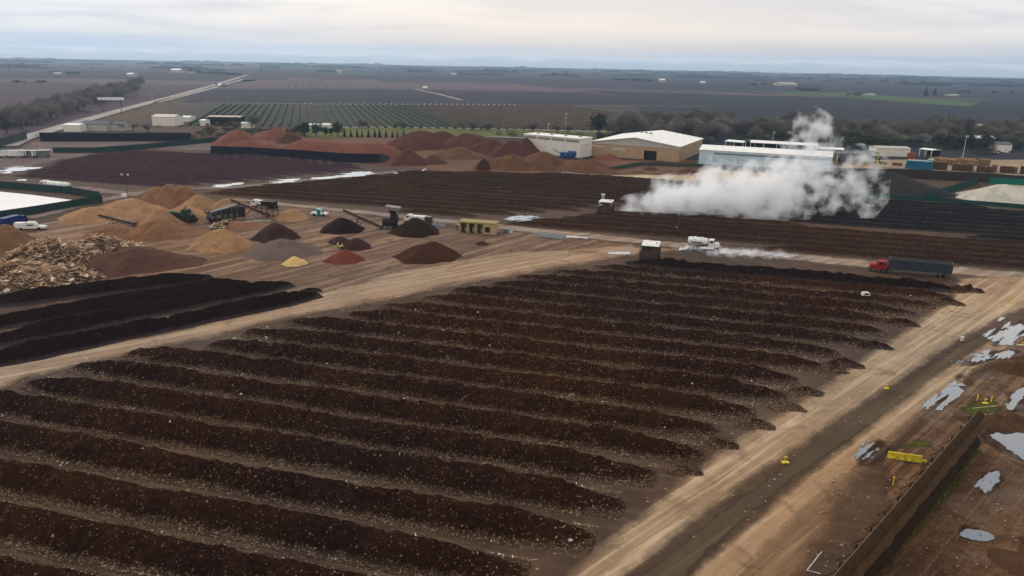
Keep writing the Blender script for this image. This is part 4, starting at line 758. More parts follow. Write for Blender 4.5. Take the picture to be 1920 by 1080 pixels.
for i in range(4): p = P(738+i*5.5, 429+i*.3); t = thing('drum', 'grey drum standing between the screening hopper and the olive brown cone', 'drum', 738+i*5.5, 429+i*.3, None, 'grey drums by the screening hopper'); m = MB(); m.tube((0, 0, 0), (0, 0, 1.1), .42, n=12); m.build('barrel', hopper_g, t); m = MB(); m.tube((0, 0, 1.1), (0, 0, 1.16), .44, n=12); m.build('lid', steel, t)
crate('crate', 'tall brown crate right of the olive brown cone', 804, 422, (812, 423), (1.9, 1.6, 2.6), dusty)
for i in range(6): crate('crate', 'small grey crate in the low stack left of the beige shelter', 812+i*4, 423+i*.8, (822+i*4, 424+i*.8), (.7, .7, .6+.4*(i % 2)), tm_, 'small grey crates by the service road')
wood = plain('pale_wood', '#a8895f', .9)
for i in range(11):
    x, y = 1068+i*5.0, 469+4*math.sin(i*1.7)+i*.2; t = thing('stake', 'thin pale stake in the ring of stakes in the yard', 'stake', x, y, None, 'stakes standing in the yard')
    m = MB(); m.tube((0, 0, 0), (.02*i, 0, 1.7), .045, n=6); m.build('pole', wood, t)
def lattice_tail():
    t = thing('stake_pen', 'low pale pipe frame lying around the stakes', 'frame', 1066, 472, (1120, 474)); m = MB(); truss(m, (0, 0, .5), (8, 0, .5), 1.0, .4, 16, .035); m.build('rail', wood, t)
lattice_tail()
def mast(label, x, y, h, n=2, name='light_mast', lamps=3):
    t = thing(name, label, 'light', x, y, None, 'lighting masts'); m = MB(); m.tube((0, 0, 0), (0, 0, h), .1, .06); m.box((0, 0, h), (2.6, .1, .1)); m.build('pole', dark_steel, t)
    for i in range(lamps): k = MB(); k.box((-1.1+2.2*i/max(1, lamps-1), -.2, h+.1), (.55, .3, .5)); k.build('lamp', paint_w, t)
mast('light mast with white lamps left of the tall bark heap', 240, 371, 8.5, lamps=2); mast('light mast with three small lamps behind the storage hopper', 517, 392, 9.5)
t = thing('generator', 'white box at the foot of the left light mast', 'generator', 234, 371, (240, 371)); m = MB(); m.box((0, 0, .8), (1.8, 1.2, 1.2)); m.build('case', paint_w, t); m = MB(); m.box((0, 0, .1), (2, 1.3, .2)); m.build('skid', dark_steel, t)
# ---------------------------------------------------------------- people
skin = plain('skin', '#8a5f4a', .6); vest = plain('hi_vis', '#c6e02a', .7, var=.05); trous = plain('dark_trousers', '#2a2c30', .8); helm = plain('helmet', '#e6e3d4', .4)
def person(label, x, y, rz, bend=0., reach=0., z=0., scale=1.):
    t = thing('person', label, 'person', x, y, None, None, z, rz)
    b = math.radians(bend)
    def tor(hx, hz): return (math.sin(b)*hz+hx*math.cos(b), 0, .95+math.cos(b)*hz-hx*math.sin(b))
    J = {'p': (0, 0, .95), 's': tor(0, .28), 'c': tor(0, .46), 'n': tor(0, .60), 'h1': tor(.02, .68), 'h2': tor(.03, .80)}
    R = {'p': .125, 's': .12, 'c': .15, 'n': .055, 'h1': .085, 'h2': .085}; E_ = [('p', 's'), ('s', 'c'), ('c', 'n'), ('n', 'h1'), ('h1', 'h2')]
    for s, k in ((1, 'l'), (-1, 'r')):
        sh = tor(0, .50); J[k+'sh'] = (sh[0], s*.19, sh[2]); J[k+'el'] = (sh[0]+.06+.1*reach, s*.25, sh[2]-.28); J[k+'wr'] = (sh[0]+.14+.3*reach, s*.24, sh[2]-.5+.1*reach); J[k+'pa'] = (sh[0]+.17+.33*reach, s*.235, sh[2]-.58+.1*reach)
        R.update({k+'sh': .062, k+'el': .045, k+'wr': .03, k+'pa': .035}); E_ += [('c', k+'sh'), (k+'sh', k+'el'), (k+'el', k+'wr'), (k+'wr', k+'pa')]
        for f in range(5): q = J[k+'pa']; J[f'{k}f{f}'] = (q[0]+.02+.01*f*(f < 4), q[1]+s*(-.03+.016*f) if f < 4 else q[1]-s*.05, q[2]-(.07+.008*(2-abs(f-2))) if f < 4 else q[2]-.03); R[f'{k}f{f}'] = .009; E_.append((k+'pa', f'{k}f{f}'))
        J[k+'hp'] = (0, s*.10, .90); J[k+'kn'] = (.05-.02*s, s*.12, .50); J[k+'an'] = (-.02+.06*s, s*.13, .09); J[k+'to'] = (.14+.06*s, s*.15, .04); R.update({k+'hp': .095, k+'kn': .062, k+'an': .045, k+'to': .04}); E_ += [('p', k+'hp'), (k+'hp', k+'kn'), (k+'kn', k+'an'), (k+'an', k+'to')]
    names = list(J); me = bpy.data.meshes.new('body'); me.from_pydata([J[n] for n in names], [(names.index(a), names.index(c)) for a, c in E_], []); o = bpy.data.objects.new('body', me); COL.objects.link(o)
    md = o.modifiers.new('skin', 'SKIN'); sv = me.skin_vertices[0].data
    for i, n in enumerate(names): sv[i].radius = (R[n], R[n])
    sv[0].use_root = True; o.modifiers.new('sub', 'SUBSURF').levels = 2; o.modifiers['sub'].render_levels = 2
    dg = bpy.context.evaluated_depsgraph_get(); dg.update(); nm = bpy.data.meshes.new_from_object(o.evaluated_get(dg)); bpy.data.objects.remove(o); nm.materials.clear(); nm.materials.append(skin); nm.name = 'body'
    bd = bpy.data.objects.new('body', nm); COL.objects.link(bd); bd.parent = t
    def shell(name, f, mat, g=.018):
        bm = bmesh.new(); bm.from_mesh(nm); bm.normal_update(); bmesh.ops.delete(bm, geom=[q for q in bm.faces if not f(q.calc_center_median())], context='FACES')
        for v in bm.verts: v.co += v.normal*g
        m2 = bpy.data.meshes.new(name); bm.to_mesh(m2); bm.free(); m2.materials.clear(); m2.materials.append(mat); k = bpy.data.objects.new(name, m2); COL.objects.link(k); k.parent = t
    sz = J['c'][2]+.16; shell('trousers', lambda c: c.z < .98 and c.z > .12, trous, .014); shell('boot', lambda c: c.z <= .13, rubber, .015)
    hd = Vector(J['h1']); shell('vest', lambda c: c.z > .90 and (Vector((c.x, c.y, c.z))-hd).length > .15 and c.z > J['p'][2]-.02 and not (abs(c.y) > .235), vest, .03)
    shell('sleeve', lambda c: abs(c.y) > .22 and J['lwr'][2]+.02 < c.z < J['lsh'][2]+.1, vest, .016)
    hp = Vector(J['h2']); m = MB(); n = 10; V = [(hp.x+.13*math.cos(a*2*math.pi/n)*k, .12*math.sin(a*2*math.pi/n)*k, hp.z+zz) for k, zz in ((1.15, .0), (1, .01), (.8, .09), (.3, .13)) for a in range(n)]
    m.add(V, [(j*n+i, j*n+(i+1) % n, (j+1)*n+(i+1) % n, (j+1)*n+i) for j in range(3) for i in range(n)]+[tuple(range(3*n, 4*n))]); m.build('helmet', helm, t)
    m = MB(); q = Vector(J['h1']); m.box((q.x+.09, 0, q.z+.02), (.04, .03, .05), tz=.5); [m.box((q.x+.08, s*.035, q.z+.05), (.02, .025, .012)) for s in (-1, 1)]; m.box((q.x+.08, 0, q.z-.035), (.02, .05, .01)); m.build('face', plain('face_dark', '#5a3a2e', .6), t)
    m = MB(); [m.box((q.x, s*.09, q.z+.03), (.05, .025, .07)) for s in (-1, 1)]; m.build('ear', skin, t)
person('person in a yellow vest standing upright beside the dark double cone', 634, 466.5, -2.4)
person('person in a yellow vest bending forward beside the rust red cone', 639, 468.5, .3, bend=38, reach=.9)
person('person in a yellow vest standing at the rear of the long trailer', 1778, 517, 2.8, z=.0)
# ---------------------------------------------------------------- buildings
def wpt(x, y): return P(x, y)[:2]
def frame2(a, b):                                   # local frame from two ground points: origin a, x towards b; +y away from the camera
    a = wpt(*a); b = wpt(*b); return a, math.atan2(*(b-a)[::-1]), float(np.linalg.norm(b-a))
def sheet_metal(name, c, per=.6, dirt=None):
    t = NT(name); p = t.obj(); sx = t.n('SeparateXYZ', {0: p}); a = alb(c)
    n = t.noise(t.stretch(p, 0, .3, .3), 1., 4); f = t.math('FRACT', t.math('DIVIDE', t.math('ADD', sx.outputs[0], sx.outputs[1]), per))
    col = t.mix(t.rng(n, .35, .7), a, tuple(x*.86 for x in a)); col = t.mix(t.math('MULTIPLY', t.math('LESS_THAN', f, .12), .25), col, tuple(x*.5 for x in a))
    f2 = t.math('FRACT', t.math('DIVIDE', sx.outputs[0], 7.3)); col = t.mix(t.math('MULTIPLY', t.math('LESS_THAN', f2, .02), .5), col, tuple(x*.5 for x in a))
    t.col(col); t.bsdf.inputs['Roughness'].default_value = .55; return t.m
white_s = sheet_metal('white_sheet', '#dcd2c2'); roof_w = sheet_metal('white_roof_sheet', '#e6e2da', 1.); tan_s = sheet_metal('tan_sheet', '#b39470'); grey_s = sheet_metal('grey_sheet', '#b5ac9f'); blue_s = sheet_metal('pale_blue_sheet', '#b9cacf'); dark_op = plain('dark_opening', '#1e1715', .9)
def shed(name, label, a, b, depth, h, wall, roof, rise=0., ridge='x', over=.3, doors=(), gable=None, open_front=False, extra=None, cat='building', group=None):
    o, rz, L = frame2(a, b); t = empty(name, (o[0], o[1], 0), rz, label=label, cat=cat, group=group)
    if not open_front:
        # front wall with real door holes: pieces between the doors
        ds = sorted(doors); x = 0; m = MB()
        for (dx, dw, dh) in ds:
            if dx > x: m.box(((x+dx)/2, .15, h/2), (dx-x, .3, h))
            m.box((dx+dw/2, .15, (h+dh)/2), (dw, .3, h-dh)); x = dx+dw
        m.box(((x+L)/2, .15, h/2), (L-x, .3, h)); m.build('front_wall', wall, t)
        m = MB(); m.box((.15, depth/2, h/2), (.3, depth-.6, h)); m.build('side_wall', wall, t); m = MB(); m.box((L-.15, depth/2, h/2), (.3, depth-.6, h)); m.build('side_wall', wall, t)
        m = MB(); m.box((L/2, depth-.15, h/2), (L, .3, h)); m.build('back_wall', wall, t)
        for (dx, dw, dh) in ds: m = MB(); m.box((dx+dw/2, 1.2, dh/2), (dw, .2, dh)); m.build('door', dark_op, t)  # dark panel painted as the dim interior seen through the doorway
    else:
        m = MB(); m.box((L/2, depth-.15, h/2), (L, .3, h)); m.build('back_wall', dark_op, t); n = max(2, int(L/7))  # back wall coloured dark to imitate the shaded interior
        for i in range(n+1): m = MB(); m.box((.2+(L-.4)*i/n, .2, h/2), (.3, .3, h)); m.build('post', wall, t)
    if ridge == 'y':                                 # gable faces the camera, ridge runs away from it
        prof = [(-over, h), (L/2, h+rise), (L+over, h), (L+over, h+.25), (L/2, h+rise+.25), (-over, h+.25)]; m = MB(); m.prism(prof, -over, depth+over); m.build('roof', roof, t)
        for y in (.1, depth-.2): m = MB(); m.prism([(.02, h), (L-.02, h), (L/2, h+rise-.02)], y, y+.1); m.build('gable', gable or wall, t)
    elif rise > 0:
        m = MB(); V = [(-over, -over, h), (L+over, -over, h), (L+over, depth/2, h+rise), (-over, depth/2, h+rise), (L+over, depth+over, h), (-over, depth+over, h)]
        V2 = [(x, y, z+.25) for x, y, z in V]; m.add(V+V2, [(0, 1, 2, 3), (3, 2, 4, 5), (6, 7, 8, 9), (9, 8, 10, 11), (0, 1, 7, 6), (5, 4, 10, 11), (1, 2, 8, 7), (2, 4, 10, 8), (0, 3, 9, 6), (3, 5, 11, 9)]); m.build('roof', roof, t)
        for x in (.1, L-.2): m = MB(); m.add([(x, .05, h), (x, depth-.05, h), (x, depth/2, h+rise-.02), (x+.1, .05, h), (x+.1, depth-.05, h), (x+.1, depth/2, h+rise-.02)], [(0, 1, 2), (3, 4, 5), (0, 1, 4, 3), (1, 2, 5, 4), (0, 2, 5, 3)]); m.build('gable', wall, t)
    else: m = MB(); m.box((L/2, depth/2, h+.15), (L+over*2, depth+over*2, .3)); m.build('roof', roof, t)
    if extra: extra(t, L, h, depth)
    return t
def ex_white(t, L, h, d):
    for i in range(4): m = MB(); m.box((L*(i+.5)/4, -.04, h-1.35), (L/4-.9, .12, 1.3)); m.build('vent', plain('vent_grey', '#8f8a80', .7), t)
    for i in range(4): m = MB(); m.box((L*(i+.6)/4, d/2, h+.7), (1.8, 1.2, .8)); m.build('roof_vent', grey_s, t)
    m = MB(); m.tube((L+.2, 4, h-3), (L+14, 2, h-3.4), .25); m.build('pipe', grey_s, t)
shed('white_shed', 'tall white shed with a row of dark vents under its flat roof', (981, 286), (1086, 297), 13, 10.6, white_s, roof_w, extra=ex_white)
def ex_tan(t, L, h, d):
    m = MB(); m.box((L*.42, -.05, 7.0), (L*.84, .12, 0.0+.01)); 
    m = MB(); m.box((L*.32, -.1, 4.9), (8, .2, 1.8)); m.build('sign_board', grey_s, t)
    for i in range(3): m = MB(); m.box((L*.42+i*2.6, d*.45+i*1.0, h+4.6-i*.2), (1.6, 1.6, .7)); m.build('roof_vent', grey_s, t)
    m = MB(); m.box((L/2, -.08, h-.5), (L+.2, .2, 1.0)); m.build('fascia', grey_s, t)
shed('tan_warehouse', 'large tan warehouse with a low white gable roof and one dark doorway', (1108, 292.5), (1272, 304.5), 58, 8.2, tan_s, roof_w, 3.6, 'y', .6, [(31, 7.2, 5.2)], grey_s, extra=ex_tan)
def ex_blue(t, L, h, d):
    m = MB(); m.box((L*.55, -.06, h-1.4), (L*.86, .14, .8)); m.build('window_band', plain('slate_band', '#6f7c84', .5), t)
    for i in range(5): m = MB(); m.box((L*(.12+.19*i), -.05, h*.38), (.35, .12, h*.7)); m.build('downpipe', grey_s, t)
shed('pale_blue_shed', 'long pale blue shed with white roof half hidden by steam', (1309, 311), (1556, 327), 22, 8.4, blue_s, roof_w, 1.6, extra=ex_blue)
shed('open_shed', 'long white roofed open shed behind the pale blue shed', (1405, 286), (1530, 293), 16, 6, white_s, roof_w, .8, open_front=True)
shed('open_shed', 'small white roofed open shed right of the tan warehouse', (1358, 280), (1392, 283), 12, 5, white_s, roof_w, .6, open_front=True)
shed('open_shed', 'dark open shed with white corner right of the small white roofed shed', (1396, 283), (1432, 285), 12, 6, white_s, plain('dark_roof', '#3a3d3f', .7), .4, open_front=True)
shed('flat_shed', 'low flat roofed shed with dark front behind the yellow post shed', (1528, 293), (1580, 296), 12, 4.5, grey_s, roof_w, .3, open_front=True)
shed('post_shed', 'grey canopy on yellow posts beside the lumber yard', (1568, 307), (1645, 307), 12, 5.6, yellow, plain('canopy_grey', '#5c666a', .7), .7, open_front=True)
shed('lumber_shed', 'long pale roofed lumber shed left of the blue tarp stack', (1642, 293), (1705, 295), 14, 4.8, white_s, grey_s, .8)
shed('lumber_shed', 'small white mono roof shed behind the blue tarp stack', (1722, 293), (1745, 296), 8, 4.4, white_s, roof_w, .4, open_front=True)
shed('low_shed', 'long low grey roof behind the great bark mound', (915, 262), (980, 264.5), 8, 1.6, plain('mid_grey', '#77706a', .8), plain('mid_grey', '#77706a', .8), .2)
gs = 'buildings along the country road at left'
for i, (a, b, dp, h, wl, rf, rs, lab) in enumerate([((120, 247), (150, 247.5), 12, 4.4, white_s, roof_w, .5, 'white roofed house at the left end of the black screen fence'), ((152, 245), (200, 246), 14, 4.4, grey_s, plain('slate_roof', '#5d5f66', .8), 1.8, 'grey roofed long house behind the black screen fence'),
        ((203, 245), (232, 245.5), 12, 4.2, grey_s, plain('slate_roof', '#5d5f66', .8), 1.4, 'small grey roofed house right of the long house'), ((286, 236), (328, 237), 14, 6.5, white_s, sheet_metal('beige_roof_sheet', '#b9aca0'), 1.6, 'beige metal barn behind the black screen fence'),
        ((312, 228), (355, 228.8), 14, 3.6, white_s, roof_w, .6, 'long white roofed barn just behind the beige barn'), ((390, 234), (450, 235), 14, 6, dark_op, grey_s, .3, 'navy black open sided barn left of the bare round tree'),
        ((375, 236), (384, 236.5), 6, 4, white_s, roof_w, .6, 'tiny white hut left of the navy barn'), ((604, 243), (618, 243.3), 7, 3.6, white_s, roof_w, .6, 'white cottage behind the dark evergreens'),
        ((580, 243), (596, 243.3), 7, 3.4, grey_s, roof_w, .6, 'grey cottage between the dark evergreens'), ((452, 240), (470, 240.5), 8, 3.4, white_s, roof_w, .6, 'white farm building right of the navy barn')]):
    shed('house' if i < 3 else 'barn', lab, a, b, dp, h, wl, rf, rs, group=gs)
gf = 'far farm buildings on the plain'
for i, (x, y, wd, h, lab) in enumerate([(320, 136, 20, 7, 'white farm building far off beside the dark clump of trees'), (353, 138, 10, 4, 'small white farm shed at the far dark tree clump'), (237, 143, 12, 6, 'lone white barn on the far left plain'),
        (98, 140, 16, 4, 'long white farmhouse on the far left plain'), (400, 163, 14, 5, 'white farmhouse beside the highway with two trees'), (455, 152, 18, 3, 'dark long barn right of the highway end'), (792, 167, 10, 4, 'small white pump house at the top of the pale track'),
        (845, 141, 12, 4, 'white barn far beyond the pale track'), (1237, 154, 12, 6, 'white round roofed barn on the far plain'), (1462, 161, 38, 6, 'very long white barn on the far right plain'), (1508, 170, 34, 6, 'dark long barn right of the very long white barn'),
        (1630, 179, 14, 3, 'white shed on the far green strip'), (1315, 157, 10, 4, 'white farm shed near the middle of the far plain'), (1785, 180, 16, 3, 'low white shed at the far right'), (185, 187, 0, 0, ''), (630, 136, 12, 4, 'pale far barn above the striped orchard'), (700, 121.5, 16, 5, 'white far barn on the skyline')]):
    if not wd: continue
    dk = 'dark' in lab.split()[0]; p = ppm(x, y); shed('barn', lab, (x, y), (x+wd*.85, y+wd*.017), 60 if wd > 30 else 30, h*.7/p, dark_op if dk else grey_s, plain('dark_roof', '#3a3d3f', .7) if dk else [roof_w, grey_s][i % 2], h*.3/p, group=gf)
# right-hand town edge: small houses between trees
for i, (x, y, w_, c, lab) in enumerate([(1560, 242, 22, roof_w, 'white roofed house in the tree belt behind the steam top'), (1640, 252, 18, roof_w, 'white gabled house in the middle of the tree belt'), (1655, 248, 14, roof_w, 'small white house left of the pale poplar'), (1772, 266, 26, plain('brown_roof', '#5b4d42', .8), 'brown roofed house above the pale yard'),
        (1838, 246, 22, roof_w, 'pale house far right behind the trees'), (1905, 262, 30, roof_w, 'white house at the right edge'), (1828, 270, 36, roof_w, 'row of white roofs behind the dark shrubs at right'), (1868, 283, 28, plain('slate_roof', '#5d5f66', .8), 'grey blue roofed house left of the parked cars')]):
    shed('house', lab, (x, y), (x+w_, y+w_*.025), 10, 4.2, white_s, c, 1.4, group='houses in the tree belt at right')
# ---------------------------------------------------------------- fences
gm = plain('green_mesh', '#263c36', .9, var=.2); gm2 = plain('green_screen', '#1f463b', .9, var=.2); gryf = plain('grey_green_screen', '#40483f', .9, var=.2); blkf = plain('black_screen', '#1b1a26', .9, var=.25); brf = plain('brown_screen', '#3c3531', .9)
def fence(label, pts, h, mat, group=None, step=6., name='screen_fence', thick=.08):
    w_ = [P(x, y) for x, y in pts]; o = w_[0]; t = empty(name, (o[0], o[1], 0), 0, label=label, cat='fence', group=group); pn = 0
    for a, b in zip(w_[:-1], w_[1:]):
        a = a-o; b = b-o; L = np.linalg.norm(b-a); n = max(1, int(L/step)); m = MB()
        for i in range(n):
            p, q = a+(b-a)*i/n, a+(b-a)*(i+1)/n; k = .05*math.sin(i*2.1); m.beam((p[0], p[1], h/2+.02+k), (q[0], q[1], h/2+.02-k), thick, h)
        m.build('screen', mat, t)
        for i in range(n+1):
            if pn >= 98: break
            p = a+(b-a)*i/n; k = MB(); k.tube((p[0], p[1]+.12, 0), (p[0], p[1]+.12, h+.25), .06, n=5); k.build('post', dark_steel, t); pn += 1
    return t
fence('dark green mesh fence curving around the white pond', [(-120, 362), (0, 352), (60, 357), (130, 363), (188, 373), (192, 380), (120, 392), (60, 402), (0, 411), (-90, 428)], 2.6, gm)
fence('long navy black screen fence behind the left yard', [(76, 265), (200, 265.5), (359, 265)], 5.2, blkf); fence('grey green screen fence at the left edge', [(-60, 288), (0, 277), (51, 262)], 5.0, gryf)
fence('low green mesh fence from the left trailers to the bark store', [(100, 287), (180, 287), (270, 280), (358, 271), (410, 266)], 3, gm); fence('black screen fence in front of the long bark heaps', [(396, 290), (470, 292), (560, 298), (640, 304), (712, 306)], 4.6, blkf)
fence('green screen fence slanting left of the white gravel mound', [(1740, 375), (1832, 345)], 3.2, gm2); fence('bright green screen fence behind the white gravel mound', [(1853, 345), (1960, 350), (2100, 358)], 3, plain('bright_green_screen', '#1b6a55', .9))
fence('low green mesh fence along the top of the black windrows', [(1560, 366), (1740, 377), (1920, 391), (2080, 404)], 1.6, gm2, thick=.06); fence('dark green screen fence right of the charcoal heap, before the warehouse', [(1142, 321), (1200, 311), (1330, 315), (1500, 325), (1560, 330)], 2.0, gryf)
fence('long black screen fence below the pallet stacks', [(1560, 332), (1700, 334), (1830, 341), (1930, 348), (2080, 358)], 4.4, brf)
# kerb-like pale rubble line and grass bank
def rubble(label, pts, n, s=.5, mat=None):
    o = P(*pts[0]); w_ = [P(x, y)-o for x, y in pts]; m = MB(); r = random.Random(4)
    for i in range(n):
        k = r.random()*(len(w_)-1); a = int(k); p = w_[a]+(w_[a+1]-w_[a])*(k-a); ss = s*r.uniform(.4, 1.2)
        m.box((p[0]+r.gauss(0, .6), p[1]+r.gauss(0, .6), ss*.3), (ss*1.5, ss, ss*.8), r.random()*3, tz=.7)
    q = m.build('rubble_bank', mat or plain('pale_rubble', '#8f8a80', .9), None); q.location = (o[0], o[1], 0); return props(q, label, 'rubble', kind='stuff')
rubble('pale broken concrete strewn along the edge of the pale lot', [(1050, 325), (1130, 332), (1220, 338), (1330, 345)], 420, .9); rubble('pale stone kerb line below the pallet stacks', [(1600, 322), (1700, 321), (1800, 325), (1960, 335)], 700, 1.0, plain('kerb_stone', '#a09a90', .9))
rubble('grey broken concrete beside the screening plant', [(404, 428), (418, 424), (440, 421), (500, 416)], 260, .9); rubble('orange and pink scrap in front of the lumber shed', [(1640, 314), (1700, 318)], 260, 1.0, plain('scrap_pink', '#a07f70', .9))
# ---------------------------------------------------------------- pallet stacks
pal = plain('pallet_wood', '#6b503c', .9, var=.3, scale=1.2); pal2 = plain('new_pallet_wood', '#a07c56', .9, var=.25, scale=1.2)
def stack_thing(x, y, w_, d_, h, mat, lab, group):
    t = thing('pallet_stack', lab, 'pallets', x, y, (x+30, y+2.2), group); n = int(h/.28); m = MB()
    for k in range(n): m.box((w_/2, d_/2, .14+k*.28), (w_+random.uniform(-.1, .1), d_, .14)); 
    m.build('pallet_layers', mat, t); m = MB(); [m.box((w_*q, d_*.5, n*.14), (.25, d_-.2, n*.28-.05)) for q in (.05, .35, .65, .95)]; m.build('blocks', plain('pallet_block', '#3d2c22', .9), t)
i = 0
for x, y, w_, h, mt in [(1747, 318, 7, 4.2, 0), (1784, 320, 9, 3.8, 0), (1812, 321, 3, 4.6, 1), (1830, 323, 8, 3.6, 0), (1858, 323, 2.5, 4, 1), (1874, 324.5, 6, 3.9, 0), (1894, 325, 3, 3.4, 1), (1912, 327, 9, 4.4, 0),
                    (1758, 309, 10, 3.6, 1), (1800, 310, 8, 3.5, 1), (1832, 311, 6, 4, 1), (1752, 303, 12, 2.6, 1), (1795, 304, 9, 2.8, 1), (1700, 306, 8, 2.5, 1), (1672, 311, 5, 2, 1)]:
    stack_thing(x, y, w_, 3.2, h, pal if not mt else pal2, ('dark brown' if not mt else 'pale wooden')+f' pallet stack, {ORD[i]} from the left of the '+('front row' if i < 8 else 'rear rows')+' in the lumber yard', 'pallet stacks in the lumber yard'); i += 1
t = thing('tarped_stack', 'blue tarpaulin covered stack left of the pallet stacks', 'stack', 1696, 318, (1742, 321)); m = MB(); m.box((6.7, 2.5, 2.4), (13.4, 6, 4.8), tz=.88, tx=.6); m.build('tarp', plain('blue_tarp', '#15566e', .5, var=.25, scale=.5), t); m = MB(); m.box((6.7, 2.5, 4.9), (11.2, 3.2, .25), tz=.8, tx=.6); m.build('tarp_top', plain('pale_tarp', '#7fa0a6', .5), t)
t = thing('orange_bin', 'orange square container left of the blue tarpaulin stack', 'container', 1700, 298, (1712, 299)); m = MB(); m.box((2, 1, 1.7), (4, 3, 3.2)); m.build('body', plain('orange_paint', '#8e4a31', .7), t); m = MB(); m.box((2, 1, 3.4), (4.2, 3.2, .2)); m.build('lid', plain('dull_orange', '#7a4a3a', .7), t)
# ---------------------------------------------------------------- trees
def leaf_mat(name, a, b):
    t = NT(name); p = t.pos(); n = t.noise(p, .7, 3); t.col(t.mix(t.rng(n, .35, .65), alb(a), alb(b))); return t.m
bare_m = leaf_mat('bare_twigs', '#5f584e', '#7b7365'); bare2 = leaf_mat('grey_twigs', '#6f6860', '#8d857c'); ever = leaf_mat('evergreen', '#262f22', '#353f2b'); ever2 = leaf_mat('olive_leaves', '#36402a', '#4b5233'); bark = plain('tree_bark', '#4a3f38', .95); dustgreen = leaf_mat('dusty_leaves', '#5d5c50', '#72705f')
def make_tree(name, mat, h, w_, kind, seed, n=None):
    r = random.Random(seed); t = empty(name, (0, 0, 0)); m = MB(); tr = h*.03+.08
    if kind == 'bare':
        m.tube((0, 0, 0), (.1, 0, h*.35), tr, tr*.7, 7)
        for i in range(9): a = r.random()*6.28; e = r.uniform(.4, 1); m.tube((.1, 0, h*r.uniform(.25, .38)), (math.cos(a)*w_*.4*e, math.sin(a)*w_*.4*e, h*r.uniform(.6, .95)), tr*.45, tr*.12, 5, False)
    else: m.tube((0, 0, 0), (0, 0, h*.5), tr, tr*.5, 7)
    m.build('trunk', bark, t); m = MB(); V = []; Fc = []
    cl = [(r.gauss(0, .26)*w_, r.gauss(0, .26)*w_, h*r.uniform(.45, .88)) for _ in range(8)]
    for i in range(n or 420):
        if kind == 'cone': z = r.random()**1.3; a = r.random()*6.28; rr = (1-z)**.8*w_/2*(.5+.5*r.random()); p = Vector((rr*math.cos(a), rr*math.sin(a), h*(.06+.94*z)))
        elif kind == 'bush': a = r.random()*6.28; u_ = r.random()**.4; th = math.acos(r.random()); p = Vector((math.cos(a)*math.sin(th)*u_*w_/2, math.sin(a)*math.sin(th)*u_*w_/2, h*(.05+.95*math.cos(th)*u_)))
        else:
            c = r.choice(cl); p = Vector((c[0]+r.gauss(0, .15)*w_, c[1]+r.gauss(0, .15)*w_, c[2]+r.gauss(0, .10)*h)); 
            if p.z < h*.2: p.z = h*r.uniform(.3, .6)
        if kind == 'bare': d_ = Vector((p.x*.7+r.gauss(0, 1), p.y*.7+r.gauss(0, 1), h*.3+abs(r.gauss(0, 2)))).normalized(); l = r.uniform(.5, 1.3)*h/10; wd = .05*h/10+.035
        else: d_ = Vector((r.gauss(0, 1), r.gauss(0, 1), r.gauss(0, 1))).normalized(); l = r.uniform(.3, .75)*h/9; wd = l*.6
        s_ = d_.orthogonal().normalized()*wd; b = len(V); V += [p-d_*l/2-s_, p-d_*l/2+s_, p+d_*l/2+s_*.5, p+d_*l/2-s_*.5]; Fc.append((b, b+1, b+2, b+3))
    m.add(V, Fc); mesh_np('crown', m.V, m.F, mat, t); return t
TP = {}
for nm, mt, h, w_, kd, n in [('bare', bare_m, 11, 10, 'bare', 2600), ('bare2', bare_m, 9, 7, 'bare', 2000), ('pale', bare2, 10, 8, 'bare', 2200), ('ever', ever, 10, 7, 'round', 900), ('ever2', ever2, 8, 8, 'round', 800), ('cypress', ever, 9, 3.2, 'cone', 420), ('fir', ever, 13, 7, 'cone', 600), ('shrub', ever2, 2.5, 4, 'bush', 260), ('dusty', dustgreen, 3.2, 3, 'bush', 260), ('darkshrub', ever, 3.5, 5, 'bush', 300)]:
    TP[nm] = (make_tree({'bare': 'bare_tree', 'bare2': 'bare_tree', 'pale': 'bare_tree', 'ever': 'evergreen_tree', 'ever2': 'evergreen_tree', 'cypress': 'cypress_tree', 'fir': 'fir_tree', 'shrub': 'shrub', 'dusty': 'shrub', 'darkshrub': 'shrub'}[nm], mt, h, w_, kd, len(nm)*7+h*3, n), h); TP[nm+'_used'] = False
def tree(kind, x, y, hpx, label, group, wk=1., rnd=True):
    pr, h0 = TP[kind]; 
    if TP[kind+'_used']: o = copy_tree(pr)
    else: o = pr; TP[kind+'_used'] = True
    p = P(x, y); s = hpx/ppm(x, y)/h0; o.location = (p[0], p[1], 0); o.rotation_euler = (0, 0, random.uniform(0, 6.28)); o.scale = (s*wk*random.uniform(.9, 1.15), s*wk*random.uniform(.9, 1.15), s)
    props(o, label, 'shrub' if kind in ('shrub', 'dusty', 'darkshrub') else 'tree', group); return o
rt = random.Random(21)
GB = 'bare trees of the belt behind the warehouses'; LB = 'bare pinkish grey tree in the belt behind the warehouses'
for i in range(140):
    x = 1130+790*rt.random()**.9; y = 252+(x-1130)*.016+rt.uniform(-16, 14); tree(rt.choice(['bare', 'bare', 'bare2', 'pale']), x, y, rt.uniform(22, 34), LB, GB, 1.25)
GE = 'evergreens of the belt behind the warehouses'; LE = 'dark evergreen in the belt of trees behind the warehouses'
for i in range(130): x = 1120+800*rt.random(); y = 262+(x-1130)*.016+rt.uniform(-14, 10); tree(rt.choice(['ever', 'ever2', 'ever', 'shrub']), x, y, rt.uniform(11, 24), LE, GE, 1.5)
